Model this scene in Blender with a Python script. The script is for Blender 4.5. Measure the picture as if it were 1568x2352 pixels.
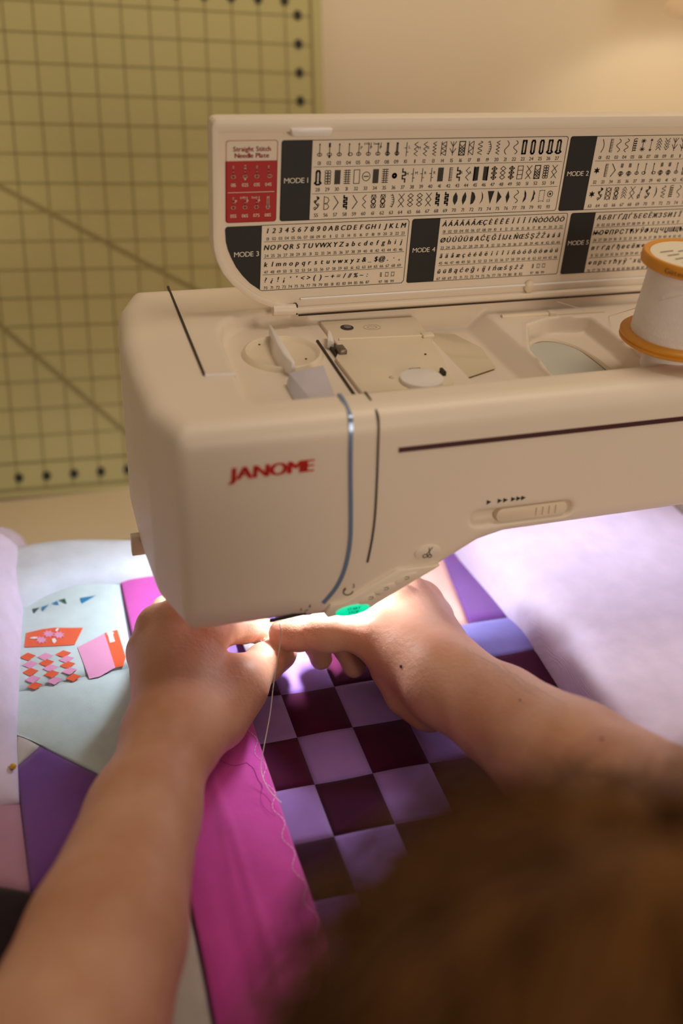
import bpy, bmesh, math, random
import numpy as np
from mathutils import Vector, Matrix
from mathutils.geometry import tessellate_polygon

# ------------------------------------------------------------------ camera, light, exposure
SC = bpy.context.scene
COL = SC.collection
for _o in list(bpy.data.objects): bpy.data.objects.remove(_o)
FPX = 2302.0                                   # focal length in pixels of the 1568 x 2352 frame
CAM = np.array([0.0, 0.0, 0.54])
RW = np.array([[0.9491, -0.1216, 0.2907], [-0.3094, -0.5342, 0.7867], [0.0596, -0.8365, -0.5446]])
RW[0] /= np.linalg.norm(RW[0]); RW[2] -= RW[0] * (RW[2] @ RW[0]); RW[2] /= np.linalg.norm(RW[2]); RW[1] = np.cross(RW[2], RW[0])
cam = bpy.data.cameras.new('camera'); camo = bpy.data.objects.new('camera', cam); COL.objects.link(camo)
cam.sensor_fit = 'VERTICAL'; cam.sensor_height = 23.5; cam.sensor_width = 15.67; cam.lens = 23.5 * FPX / 2352
cam.clip_start = 0.02; cam.clip_end = 30
cam.dof.use_dof = True; cam.dof.focus_distance = 0.628; cam.dof.aperture_fstop = 1.9
M4 = Matrix.Identity(4)
for r in range(3):
    M4[r][0] = RW[r][0]; M4[r][1] = -RW[r][1]; M4[r][2] = -RW[r][2]; M4[r][3] = CAM[r]
camo.matrix_world = M4
SC.camera = camo
SC.view_settings.view_transform = 'Standard'; SC.view_settings.look = 'None'
SC.view_settings.gamma = 1; SC.view_settings.use_curve_mapping = False
SC.view_settings.exposure = 0.0
W = bpy.data.worlds.new('world'); SC.world = W; W.use_nodes = True
W.node_tree.nodes['Background'].inputs[0].default_value = (1.0, 0.80, 0.61, 1)
W.node_tree.nodes['Background'].inputs[1].default_value = 0.24

def area_light(name, loc, target, size, power, color, sy=None):
    l = bpy.data.lights.new(name, 'AREA'); l.energy = power; l.color = color; l.size = size
    if sy: l.shape = 'RECTANGLE'; l.size_y = sy
    o = bpy.data.objects.new(name, l); COL.objects.link(o); o.location = loc
    o.rotation_euler = (Vector(target) - Vector(loc)).to_track_quat('-Z', 'Y').to_euler()
    return o
area_light('room_ceiling_light', (0.75, 0.45, 1.65), (0.35, 0.55, 0.2), 0.5, 6.3, (1.0, 0.82, 0.62))
area_light('floor_lamp_light', (0.45, -0.95, 0.62), (0.25, 0.60, 0.30), 0.40, 5.5, (1.0, 0.82, 0.62))

# ------------------------------------------------------------------ pixel helpers (1568 x 2352 frame)
def ray(x, y): return RW @ np.array([(x - 784) / FPX, (y - 1176) / FPX, 1.0])
def atZ(x, y, z): d = ray(x, y); return CAM + d * ((z - CAM[2]) / d[2])
def atY(x, y, v): d = ray(x, y); return CAM + d * ((v - CAM[1]) / d[1])
def atP(x, y, p, n): d = ray(x, y); return CAM + d * (((np.array(p) - CAM) @ n) / (d @ n))

# ------------------------------------------------------------------ materials
def lin(c):
    return tuple(((v / 255) / 12.92 if v / 255 <= 0.04045 else ((v / 255 + 0.055) / 1.055) ** 2.4) for v in c)
MATS = {}
def mat(name, rgb, rough=0.5, metal=0.0, noise=0.0, nscale=40, bump=0.0, bscale=200, weave=0.0, wscale=900, sheen=0.0,
        sss=0.0, sssr=(1, .35, .2), trans=0.0, emit=None, estr=0.0, coat=0.0, alpha=1.0, dark=None, spec=0.5, detail=4):
    if name in MATS: return MATS[name]
    m = bpy.data.materials.new(name); m.use_nodes = True; MATS[name] = m
    nt = m.node_tree; N = nt.nodes; L = nt.links; b = N['Principled BSDF']
    base = (*lin(rgb), 1)
    b.inputs['Base Color'].default_value = base
    b.inputs['Roughness'].default_value = rough; b.inputs['Metallic'].default_value = metal
    b.inputs['Specular IOR Level'].default_value = spec
    if sheen: b.inputs['Sheen Weight'].default_value = sheen; b.inputs['Sheen Roughness'].default_value = 0.5
    if sss:
        b.inputs['Subsurface Weight'].default_value = sss; b.inputs['Subsurface Radius'].default_value = sssr
        b.inputs['Subsurface Scale'].default_value = 0.006
    if trans: b.inputs['Transmission Weight'].default_value = trans
    if coat: b.inputs['Coat Weight'].default_value = coat
    if alpha < 1: b.inputs['Alpha'].default_value = alpha
    if emit: b.inputs['Emission Color'].default_value = (*lin(emit), 1); b.inputs['Emission Strength'].default_value = estr
    tc = None
    if noise or bump or weave: tc = N.new('ShaderNodeTexCoord')
    if noise:
        n = N.new('ShaderNodeTexNoise'); n.inputs['Scale'].default_value = nscale; n.inputs['Detail'].default_value = detail
        L.new(tc.outputs['Object'], n.inputs['Vector'])
        r = N.new('ShaderNodeMapRange'); r.inputs[1].default_value = 0.3; r.inputs[2].default_value = 0.7
        L.new(n.outputs['Fac'], r.inputs[0])
        mx = N.new('ShaderNodeMix'); mx.data_type = 'RGBA'
        dk = lin(dark) if dark else tuple(v * (1 - noise) for v in base[:3])
        mx.inputs[6].default_value = (*dk, 1); mx.inputs[7].default_value = base
        L.new(r.outputs[0], mx.inputs[0]); L.new(mx.outputs[2], b.inputs['Base Color'])
    prev = None
    if weave:
        for ax in ('X', 'Y'):
            w = N.new('ShaderNodeTexWave'); w.wave_type = 'BANDS'; w.bands_direction = ax; w.inputs['Scale'].default_value = wscale
            w.inputs['Distortion'].default_value = 0.6
            L.new(tc.outputs['Object'], w.inputs['Vector'])
            bp = N.new('ShaderNodeBump'); bp.inputs['Strength'].default_value = weave; bp.inputs['Distance'].default_value = 0.0003
            L.new(w.outputs['Fac'], bp.inputs['Height'])
            if prev: L.new(prev.outputs[0], bp.inputs['Normal'])
            prev = bp
    if bump:
        n2 = N.new('ShaderNodeTexNoise'); n2.inputs['Scale'].default_value = bscale; n2.inputs['Detail'].default_value = 5
        L.new(tc.outputs['Object'], n2.inputs['Vector'])
        bp = N.new('ShaderNodeBump'); bp.inputs['Strength'].default_value = bump; bp.inputs['Distance'].default_value = 0.001
        L.new(n2.outputs['Fac'], bp.inputs['Height'])
        if prev: L.new(prev.outputs[0], bp.inputs['Normal'])
        prev = bp
    if prev: L.new(prev.outputs[0], b.inputs['Normal'])
    return m
def fabric(name, rgb, **k):
    a = dict(rough=0.9, weave=0.35, bump=0.35, bscale=90, noise=0.12, nscale=60, sheen=0.25, spec=0.15); a.update(k)
    return mat('fabric_' + name, rgb, **a)

# ------------------------------------------------------------------ objects
def mesh(name, verts, faces, m, parent=None, smooth=True):
    me = bpy.data.meshes.new(name)
    me.from_pydata([tuple(map(float, v)) for v in verts], [], [tuple(map(int, f)) for f in faces])
    me.update()
    if smooth: me.polygons.foreach_set('use_smooth', [True] * len(me.polygons))
    if m: me.materials.append(m)
    o = bpy.data.objects.new(name, me); COL.objects.link(o)
    if parent: attach(o, parent)
    return o
def attach(o, parent):
    o.parent = parent
    o.matrix_parent_inverse = world_of(parent).inverted()
def world_of(o):
    m = Matrix.LocRotScale(o.location, o.rotation_euler, o.scale)
    return (world_of(o.parent) @ o.matrix_parent_inverse @ m) if o.parent else m
def tag(o, label, cat=None, group=None, kind=None):
    if label: o['label'] = label
    if cat: o['category'] = cat
    if group: o['group'] = group
    if kind: o['kind'] = kind
    return o
def thing(name, label, cat, loc=(0, 0, 0), group=None):
    o = bpy.data.objects.new(name, None); COL.objects.link(o); o.location = loc; o.empty_display_size = 0.03
    return tag(o, label, cat, group)

class MB:
    def __init__(s): s.v = []; s.f = []
    def add(s, v, f):
        n = len(s.v); s.v += [tuple(map(float, p)) for p in v]; s.f += [tuple(int(i) + n for i in q) for q in f]; return s
    def box(s, lo, hi):
        x0, y0, z0 = lo; x1, y1, z1 = hi
        return s.add([(x0, y0, z0), (x1, y0, z0), (x1, y1, z0), (x0, y1, z0), (x0, y0, z1), (x1, y0, z1), (x1, y1, z1), (x0, y1, z1)],
                     [(0, 3, 2, 1), (4, 5, 6, 7), (0, 1, 5, 4), (1, 2, 6, 5), (2, 3, 7, 6), (3, 0, 4, 7)])
    def tube(s, pts, rad, n=8, closed=False):
        P = [np.array(p, float) for p in pts]; k = len(P); V = []; F = []
        up = np.array([0.13, 0.31, 0.94])
        for i, p in enumerate(P):
            a = P[max(i - 1, 0)] if not closed else P[i - 1]; b = P[min(i + 1, k - 1)] if not closed else P[(i + 1) % k]
            t = b - a; t /= (np.linalg.norm(t) + 1e-12)
            u = np.cross(t, up)
            if np.linalg.norm(u) < 0.1: u = np.cross(t, [1, 0.2, 0.1])
            u /= np.linalg.norm(u); w = np.cross(t, u)
            r = rad(i / max(k - 1, 1)) if callable(rad) else rad
            for j in range(n):
                c = 2 * math.pi * j / n; V.append(p + r * (math.cos(c) * u + math.sin(c) * w))
        for i in range(k if closed else k - 1):
            i2 = (i + 1) % k
            for j in range(n): F.append((i * n + j, i * n + (j + 1) % n, i2 * n + (j + 1) % n, i2 * n + j))
        if not closed:
            F.append(tuple(range(n))[::-1]); F.append(tuple((k - 1) * n + j for j in range(n)))
        return s.add(V, F)
    def lathe(s, prof, c, n=48, caps=True):
        """prof: (radius, height) points, around the vertical through c"""
        V = []; F = []; k = len(prof)
        for r, h in prof:
            for j in range(n):
                a = 2 * math.pi * j / n; V.append((c[0] + r * math.cos(a), c[1] + r * math.sin(a), c[2] + h))
        for i in range(k - 1):
            for j in range(n): F.append((i * n + j, i * n + (j + 1) % n, (i + 1) * n + (j + 1) % n, (i + 1) * n + j))
        if caps: F.append(tuple(range(n))[::-1]); F.append(tuple((k - 1) * n + j for j in range(n)))
        return s.add(V, F)
    def prism(s, poly, fn0, fn1):
        """poly: 2-D outline (counter-clockwise); fn0/fn1 map a 2-D point to the lower / upper 3-D face"""
        n = len(poly); T = tessellate_polygon([[Vector((p[0], p[1], 0)) for p in poly]])
        V = [fn0(*p) for p in poly] + [fn1(*p) for p in poly]; F = []
        for t in T:
            a = [poly[i] for i in t]
            ar = (a[1][0] - a[0][0]) * (a[2][1] - a[0][1]) - (a[2][0] - a[0][0]) * (a[1][1] - a[0][1])
            t = t if ar > 0 else t[::-1]
            F.append(tuple(i + n for i in t)); F.append(tuple(t)[::-1])
        for i in range(n): F.append((i, (i + 1) % n, n + (i + 1) % n, n + i))
        return s.add(V, F)
    def build(s, name, m, parent=None, smooth=False, bevel=0.0, seg=2):
        o = mesh(name, s.v, s.f, m, parent, smooth)
        if bevel:
            b = bmesh.new(); b.from_mesh(o.data); bmesh.ops.recalc_face_normals(b, faces=b.faces)
            ed = [e for e in b.edges if len(e.link_faces) == 2 and e.calc_face_angle(0) > 0.5]
            bmesh.ops.bevel(b, geom=ed, offset=bevel, segments=seg, affect='EDGES', profile=0.5, clamp_overlap=True)
            b.to_mesh(o.data); b.free(); o.data.polygons.foreach_set('use_smooth', [True] * len(o.data.polygons))
        elif smooth:
            o.data.set_sharp_from_angle(angle=math.radians(40))
        if bevel: o.data.set_sharp_from_angle(angle=math.radians(50))
        return o
def ccw(poly):
    a = sum(poly[i][0] * poly[(i + 1) % len(poly)][1] - poly[(i + 1) % len(poly)][0] * poly[i][1] for i in range(len(poly)))
    return poly if a > 0 else poly[::-1]
def ellipse(cx, cy, rx, ry, n=28, rot=0.0):
    return [(cx + rx * math.cos(a) * math.cos(rot) - ry * math.sin(a) * math.sin(rot), cy + rx * math.cos(a) * math.sin(rot) + ry * math.sin(a) * math.cos(rot))
            for a in [2 * math.pi * i / n for i in range(n)]]
def smooth_path(pts, n=8):
    P = [np.array(p, float) for p in pts]; out = []
    for i in range(len(P) - 1):
        p0 = P[max(i - 1, 0)]; p1 = P[i]; p2 = P[i + 1]; p3 = P[min(i + 2, len(P) - 1)]
        for k in range(n):
            t = k / n
            out.append(0.5 * (2 * p1 + (p2 - p0) * t + (2 * p0 - 5 * p1 + 4 * p2 - p3) * t * t + (3 * p1 - p0 - 3 * p2 + p3) * t ** 3))
    return out + [P[-1]]

# ------------------------------------------------------------------ lettering: every glyph meshed once, then laid out
GLY = {}
def load_glyphs(chars, styles):
    objs = []
    for st, off in styles.items():
        for ch in chars:
            c = bpy.data.curves.new('glyph', 'FONT'); c.body = ch; c.offset = off; c.resolution_u = 3; c.size = 1
            o = bpy.data.objects.new('glyph', c); COL.objects.link(o); objs.append((st, ch, o))
    bpy.context.view_layer.update(); dg = bpy.context.evaluated_depsgraph_get()
    for st, ch, o in objs:
        me = o.evaluated_get(dg).to_mesh()
        v = np.array([tuple(p.co[:2]) for p in me.vertices]) if len(me.vertices) else np.zeros((0, 2))
        GLY[st, ch] = (v, [tuple(p.vertices) for p in me.polygons], (v[:, 0].min(), v[:, 0].max()) if len(v) else (0, 0.25))
        o.evaluated_get(dg).to_mesh_clear()
    for st, ch, o in objs:
        c = o.data; bpy.data.objects.remove(o); bpy.data.curves.remove(c)
class Print2D:
    """flat print gathered in (u, v), then mapped onto a surface"""
    def __init__(s): s.v = []; s.f = []
    def add(s, v, f):
        n = len(s.v); s.v += [(float(a), float(b)) for a, b in v]; s.f += [tuple(i + n for i in q) for q in f]
    def glyph(s, ch, x, y, h, st='r', shear=0.0, sx=1.0, align='c'):
        if ch == ' ': return 0.3 * h / 0.73
        if st == 'b':
            for dx in (-.045, .045): w_ = s.glyph(ch, x + dx * h * sx, y, h, 'r', shear, sx, align)
            return w_ + .03 * h * sx
        v, f, (a, b) = GLY[st, ch]; k = h / 0.69
        o = (a + b) / 2 if align == 'c' else a
        s.add([(x + (p[0] - o + shear * p[1]) * k * sx, y + p[1] * k) for p in v], f)
        return (b - a) * k * sx
    def text(s, t, x, y, h, st='r', shear=0.0, sx=1.0, gap=0.08, width=None, align='l'):
        if width or align == 'c':
            w = Print2D().text(t, 0, 0, h, st, 0, 1.0, gap)
            if width: sx = width / w
            if align == 'c': x -= w * sx / 2
        x0 = x
        for ch in t:
            x += s.glyph(ch, x, y, h, st, shear, sx, 'l') + gap * h * sx
        return x - x0 - gap * h * sx
    def poly(s, pts):
        T = tessellate_polygon([[Vector((p[0], p[1], 0)) for p in pts]]); s.add(pts, [tuple(t) for t in T])
    def line(s, pts, w, closed=False):
        P = [np.array(p, float) for p in pts]
        if closed: P.append(P[0])
        for a, b in zip(P[:-1], P[1:]):
            d = b - a; l = np.linalg.norm(d)
            if l < 1e-9: continue
            d /= l; nn = np.array([-d[1], d[0]]) * w / 2; e = d * w * 0.35
            s.add([a - e + nn, a - e - nn, b + e - nn, b + e + nn], [(0, 1, 2, 3)])
    def build(s, name, m, parent, fn):
        V = [fn(*p) for p in s.v]
        return mesh(name, V, s.f, m, parent, False)

# ------------------------------------------------------------------ signed distance fields -> one continuous skin (surface nets)
class Field:
    def __init__(s, xs, ys, zs):
        s.ax = [np.asarray(a, np.float32) for a in (xs, ys, zs)]
        s.D = np.full([len(a) for a in s.ax], 1.0, np.float32)
    def block(s, lo, hi):
        sl = []
        for a, l, h in zip(s.ax, lo, hi):
            i = max(int(np.searchsorted(a, l)) - 1, 0); j = min(int(np.searchsorted(a, h)) + 1, len(a)); sl.append(slice(i, j))
        X, Y, Z = np.meshgrid(s.ax[0][sl[0]], s.ax[1][sl[1]], s.ax[2][sl[2]], indexing='ij', sparse=True)
        return tuple(sl), X, Y, Z
    def mesh(s):
        D = s.D; ins = D < 0; nx, ny, nz = D.shape
        c = ins[:-1, :-1, :-1].astype(np.uint8)
        for a in (0, 1):
            for b in (0, 1):
                for d in (0, 1):
                    if a or b or d: c = c + ins[a:nx - 1 + a, b:ny - 1 + b, d:nz - 1 + d]
        idx = np.argwhere((c > 0) & (c < 8)); del c
        vid = np.full((nx - 1, ny - 1, nz - 1), -1, np.int32); vid[idx[:, 0], idx[:, 1], idx[:, 2]] = np.arange(len(idx))
        cor = [(a, b, d) for a in (0, 1) for b in (0, 1) for d in (0, 1)]
        vals = {k: D[idx[:, 0] + k[0], idx[:, 1] + k[1], idx[:, 2] + k[2]] for k in cor}
        acc = np.zeros((len(idx), 3)); cnt = np.zeros(len(idx))
        pos = lambda k: np.stack([s.ax[i][idx[:, i] + k[i]] for i in range(3)], 1).astype(np.float64)
        for k in cor:
            for i in range(3):
                if k[i]: continue
                k2 = list(k); k2[i] = 1; k2 = tuple(k2); a = vals[k]; b = vals[k2]; m = (a < 0) != (b < 0)
                t = np.where(m, a / np.where(m, a - b, 1), 0)[:, None]
                p = pos(k); acc += np.where(m[:, None], p + (pos(k2) - p) * t, 0); cnt += m
        V = acc / cnt[:, None]; F = []
        for i in range(3):
            lo = [slice(None)] * 3; hi = [slice(None)] * 3; lo[i] = slice(0, -1); hi[i] = slice(1, None)
            j, k = [(1, 2), (2, 0), (0, 1)][i]
            A = ins[tuple(lo)]; B = ins[tuple(hi)]; e = np.argwhere(A != B)
            ok = (e[:, j] > 0) & (e[:, k] > 0) & (e[:, j] < D.shape[j] - 1) & (e[:, k] < D.shape[k] - 1); e = e[ok]
            q = []
            for dj, dk in ((-1, -1), (0, -1), (0, 0), (-1, 0)):
                c2 = e.copy(); c2[:, j] += dj; c2[:, k] += dk; q.append(vid[c2[:, 0], c2[:, 1], c2[:, 2]])
            q = np.stack(q, 1); flip = ~A[e[:, 0], e[:, 1], e[:, 2]]
            q[flip] = q[flip][:, ::-1]; F.append(q)
        return V, np.concatenate(F)
def np_mesh(name, V, F, m, parent=None):
    me = bpy.data.meshes.new(name)
    me.vertices.add(len(V)); me.vertices.foreach_set('co', np.asarray(V, np.float32).ravel())
    me.loops.add(len(F) * 4); me.loops.foreach_set('vertex_index', np.asarray(F, np.int32).ravel())
    me.polygons.add(len(F)); me.polygons.foreach_set('loop_start', np.arange(0, len(F) * 4, 4, dtype=np.int32))
    me.polygons.foreach_set('use_smooth', np.ones(len(F), bool)); me.update(calc_edges=True); me.validate()
    me.materials.append(m)
    o = bpy.data.objects.new(name, me); COL.objects.link(o)
    if parent: attach(o, parent)
    return o
def smin(a, b, k):
    h = np.maximum(k - np.abs(a - b), 0) / k
    return np.minimum(a, b) - h * h * k * 0.25
def smax(a, b, k): return -smin(-a, -b, k)
def cone(X, Y, Z, a, b, ra, rb):
    ab = np.asarray(b, float) - np.asarray(a, float); l2 = float(ab @ ab) + 1e-12
    t = np.clip(((X - a[0]) * ab[0] + (Y - a[1]) * ab[1] + (Z - a[2]) * ab[2]) / l2, 0, 1)
    return np.sqrt((X - a[0] - t * ab[0]) ** 2 + (Y - a[1] - t * ab[1]) ** 2 + (Z - a[2] - t * ab[2]) ** 2) - (ra + t * (rb - ra))
def poly_sdf(X, Y, P):
    d = None; sgn = None
    n = len(P)
    inside = np.zeros(np.broadcast(X, Y).shape, bool)
    for i in range(n):
        a = P[i]; b = P[(i + 1) % n]; ex, ey = b[0] - a[0], b[1] - a[1]
        t = np.clip(((X - a[0]) * ex + (Y - a[1]) * ey) / (ex * ex + ey * ey), 0, 1)
        q = (X - a[0] - t * ex) ** 2 + (Y - a[1] - t * ey) ** 2
        d = q if d is None else np.minimum(d, q)
        if abs(ey) > 1e-12:
            cr = ((a[1] > Y) != (b[1] > Y)) & (X < ex * (Y - a[1]) / ey + a[0]); inside = inside ^ cr
    d = np.sqrt(d); return np.where(inside, -d, d)

# ================================================================== SETTING
TZ = 0.010                                     # table top
m_wall = mat('wall_paint', (248, 234, 204), 0.85, noise=0.04, nscale=5, bump=0.15, bscale=120)
m_table = mat('table_laminate', (226, 206, 170), 0.45, noise=0.06, nscale=12, bump=0.05)
WALL_Y = 1.034
tag(MB().box((-3.0, WALL_Y, -0.73), (4.0, WALL_Y + 0.12, 2.0)).build('wall_back', m_wall), 'warm cream painted wall behind the sewing table', None, None, 'structure')
tag(MB().box((-3.0, -2.4, -0.79), (4.0, WALL_Y + 0.12, -0.73)).build('floor', mat('floor_boards', (120, 85, 55), 0.5, noise=0.3, nscale=6)),
    'dim brown floor under the sewing table', None, None, 'structure')
tb = thing('sewing_table', 'pale laminate sewing table carrying the machine and the mat', 'table', (0.35, 0.6, -0.73))
MB().box((-0.75, 0.20, TZ - 0.028), (1.45, 1.025, TZ)).build('table_top', m_table, tb, bevel=0.004)
for lx in (-0.70, 1.36):
    for ly in (0.25, 0.96): MB().box((lx, ly, -0.73), (lx + 0.05, ly + 0.05, TZ - 0.028)).build('leg', m_table, tb, bevel=0.003)

# ================================================================== CUTTING MAT (leans on the wall, 1-inch grid)
MO = np.array([0.0262, 1.0042, 0.3973]); MX = np.array([0.0256, -0.0004, -0.0007]); MY = np.array([-0.0007, -0.0091, -0.0235])
MX *= 0.0254 / np.linalg.norm(MX); MY -= MX * (MY @ MX) / (MX @ MX); MY *= 0.0254 / np.linalg.norm(MY)
MN = np.cross(MX, -MY); MN /= np.linalg.norm(MN)            # towards the room
MN = MN if MN[1] < 0 else -MN
def mp(u, v, off=0.0): return MO + MX * u + MY * v + MN * off
mat_t = thing('cutting_mat', 'olive green gridded cutting mat leaning on the wall', 'mat', mp(-6, 16.45))
out = [(-13.42, 16.28), (11.42, 16.28), (11.42, -2.43), (-13.42, -2.43)]
MB().prism(ccw(out), lambda u, v: mp(u, v, 0.0), lambda u, v: mp(u, v, -0.003)).build('mat_sheet', mat('mat_vinyl', (196, 186, 124), 0.55, noise=0.05, nscale=9, bump=0.1), mat_t)
pr = Print2D()
for c in range(-12, 11): pr.line([(c, -2), (c, 16)], 0.055)
for c in (-13, 11): pr.line([(c, -2), (c, 16)], 0.12)
for r in range(-1, 16): pr.line([(-13, r), (11, r)], 0.055 if r < 15 else 0.09)
for r in (-2, 16): pr.line([(-13, r), (11, r)], 0.13)
pr.build('grid_lines', mat('mat_ink_soft', (150, 136, 84), 0.6), mat_t, lambda u, v: mp(u, v, 0.0004))
pr = Print2D()
pr.line([(-12.0, -1.0), (4.0, 15.0)], 0.17)
pr.line([(-12.0, 5.46 - 12.0 * 0.554), (10.0, 5.46 + 10.0 * 0.554)], 0.15)
pr.build('angle_lines', mat('mat_ink_mid', (154, 141, 88), 0.6), mat_t, lambda u, v: mp(u, v, 0.0006))
pr = Print2D()
for u0, v0 in [(c + 0.06, 15.55) for c in range(-12, 11)] + [(10.48, r - 0.02) for r in range(-1, 15)] + [(-12.5, r) for r in range(-1, 15)] + [(c, -1.5) for c in range(-12, 11)]:
    pr = Print2D(); pr.poly(ellipse(u0, v0, 0.16, 0.18, 12)); pr.build('scale_number', mat('mat_ink_dark', (38, 36, 16), 0.6), mat_t, lambda u, v: mp(u, v, 0.0008))

# ================================================================== DESK LAMP by the wall
LX, LY = 0.728, 0.88
lamp = thing('desk_lamp', 'white bell-shaped desk lamp glowing near the wall', 'lamp', (LX + 0.22, LY, TZ))
m_lampw = mat('lamp_enamel', (240, 232, 215), 0.4)
m_shade = bpy.data.materials.new('lamp_shade_cloth'); m_shade.use_nodes = True; nt_ = m_shade.node_tree
tr_ = nt_.nodes.new('ShaderNodeBsdfTranslucent'); tr_.inputs[0].default_value = (.9, .8, .66, 1); mx_ = nt_.nodes.new('ShaderNodeMixShader'); mx_.inputs[0].default_value = .6
nt_.nodes['Principled BSDF'].inputs['Base Color'].default_value = (*lin((242, 234, 218)), 1); nt_.nodes['Principled BSDF'].inputs['Roughness'].default_value = .8
nt_.links.new(nt_.nodes['Principled BSDF'].outputs[0], mx_.inputs[1]); nt_.links.new(tr_.outputs[0], mx_.inputs[2]); nt_.links.new(mx_.outputs[0], nt_.nodes['Material Output'].inputs[0])
MB().lathe([(0.100, 0.0), (0.098, 0.012), (0.084, 0.075), (0.050, 0.125), (0.03, 0.140), (0.027, 0.138), (0.047, 0.122), (0.080, 0.072), (0.094, 0.010), (0.098, 0.0), (0.100, 0.0)], (LX, LY, 0.435), 64, False).build('lamp_shade', m_shade, lamp, True)
MB().lathe([(0.0005, -0.028), (0.018, -0.02), (0.026, 0.0), (0.022, 0.018), (0.012, 0.034), (0.012, 0.05)], (LX, LY, 0.536), 24).build('bulb', mat('bulb_glow', (255, 225, 170), 0.3, emit=(255, 200, 130), estr=6), lamp, True)
MB().tube([(LX, LY, 0.572), (LX + 0.04, LY, 0.62), (LX + 0.2, LY, 0.58), (LX + 0.22, LY, 0.3), (LX + 0.22, LY, 0.03)], 0.008, 10).build('arm', m_lampw, lamp, True)
MB().lathe([(0.07, 0), (0.07, 0.012), (0.06, 0.018), (0.015, 0.022)], (LX + 0.22, LY, TZ), 40).build('base', m_lampw, lamp, True)
pl = bpy.data.lights.new('lamp_light', 'POINT'); pl.energy = 0.35; pl.color = (1.0, 0.97, 0.90); pl.shadow_soft_size = 0.02
plo = bpy.data.objects.new('lamp_light', pl); COL.objects.link(plo); plo.location = (LX, LY, 0.503); attach(plo, lamp)

# ================================================================== SEWING MACHINE
CH = sorted(set("0123456789ABCDEFGHIJKLMNOPQRSTUVWXYZabcdefghijklmnopqrstuvwxyz&_$@.,?¿!¡'<>()-+=/%~:·‘’−\"üÜ"
    "ÀÁÂÃÄÅÆÇÈÉÊËÌÍÎÏÑÒÓÔÕÖØÙÚÛßĄĆĘĞİĲŁŃŒŚŞŹŻàáâãäåæçèéêëìíîïñòóôõöøùúûąćęğıĳłńœśşźż"
    "АБВГҐДЃЂЕЄЁЖЗЅИІЇЊОӨПРСТЋУЎФХЦЧЏШЩЪвгґдѓђеєёжөпрстћуўфхцчџ"))
load_glyphs(CH, {'r': 0.0})
mac = thing('sewing_machine', 'white computerised sewing machine with its top lid open', 'sewing machine', (0.3, 0.53, TZ))
m_pl = mat('machine_plastic', (236, 222, 205), 0.42, noise=0.025, nscale=14, bump=0.03, bscale=500)
m_pl2 = mat('machine_plastic_aged', (234, 218, 193), 0.4, noise=0.05, nscale=30, bump=0.03, bscale=500)
m_pl3 = mat('machine_plastic_white', (238, 232, 228), 0.35, noise=0.02, nscale=30)
m_ink = mat('ink_black', (22, 22, 24), 0.5); m_red = mat('ink_red', (176, 24, 28), 0.5); m_logo = mat('logo_red', (228, 50, 42), 0.45)
m_gap = mat('seam_shadow_gap', (60, 46, 40), 0.8)
plan = [(.0707, .430), (.0594, .462), (.0574, .505), (.0580, .545), (.0640, .598), (.0763, .6275), (.66, .6275), (.66, .430)]
FT = 0.1405
def inset(P, r):
    P = [np.array(p) for p in P]; n = len(P); L_ = []
    ar = sum(P[i][0] * P[(i + 1) % n][1] - P[(i + 1) % n][0] * P[i][1] for i in range(n)); sg = 1 if ar > 0 else -1
    for i in range(n):
        e = P[(i + 1) % n] - P[i]; e /= np.linalg.norm(e); nn = np.array([-e[1], e[0]]) * sg; L_.append((P[i] + nn * r, e))
    out = []
    for i in range(n):
        (p, d), (q, e) = L_[i - 1], L_[i]; t = ((q - p)[0] * e[1] - (q - p)[1] * e[0]) / (d[0] * e[1] - d[1] * e[0]); out.append(tuple(p + d * t))
    return out
RC = .007
plan_in = inset(plan, RC)
def KB(x): return np.interp(x, [0, .13, .16, 1], [.022, .018, .008, .008])
def hb(x): return np.interp(x, [0.0, .142, .152, .175, .2166, .2400, .256, 1.0], [.1795, .1800, .1810, .1840, .2035, .2155, .2190, .2200])
G = 0.0016
F1 = Field(np.arange(.050, .672, G), np.arange(.405, .636, G), np.arange(.178, .310, G))
sl, X, Y, Z = F1.block((0, 0, 0), (1, 1, 1))
wgt = np.clip((.60 - Y) / .17, 0, 1)
Yq = Y + (.292 - Z) * FT * wgt
d2 = poly_sdf(X + 0 * Y + 0 * Z, Yq + 0 * X, plan_in) - RC
bot = hb(X).astype(np.float32)
top = .301 + 0 * X
D = smax(d2, Z - top, .013)
D = smax(D, (bot - Z) * 0.97, KB(X).astype(np.float32) + 0 * Y)
# recess under the lid: dial pocket on the left, tray in the middle
pocket = ccw([(.170, .5795), (.150, .576), (.133, .5705), (.1225, .560), (.1180, .5465), (.1168, .535), (.1145, .495), (.1132, .463), (.1165, .4565), (.1765, .4565), (.60, .4590), (.60, .5725), (.18, .5725)])
dp = poly_sdf(X + 0 * Y, Y + 0 * X, pocket)
du = poly_sdf(X + 0 * Y, Y + 0 * X, inset(ccw([(.301, .452), (.306, .512), (.323, .548), (.343, .556), (.374, .554), (.374, .52), (.366, .452)]), .004)) - .004
flo = .2915 - .0125 * np.clip((X - .250) / .010, 0, 1) + .0115 * np.clip((X - .292) / .012, 0, 1) + 0 * Y
flo = flo - .0100 * np.clip(-du / .004, 0, 1) + .0012 * np.exp(-(du / .0018) ** 2)
cav = smax(dp, flo - Z, .005)
D = smax(D, -cav, .004)
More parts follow.
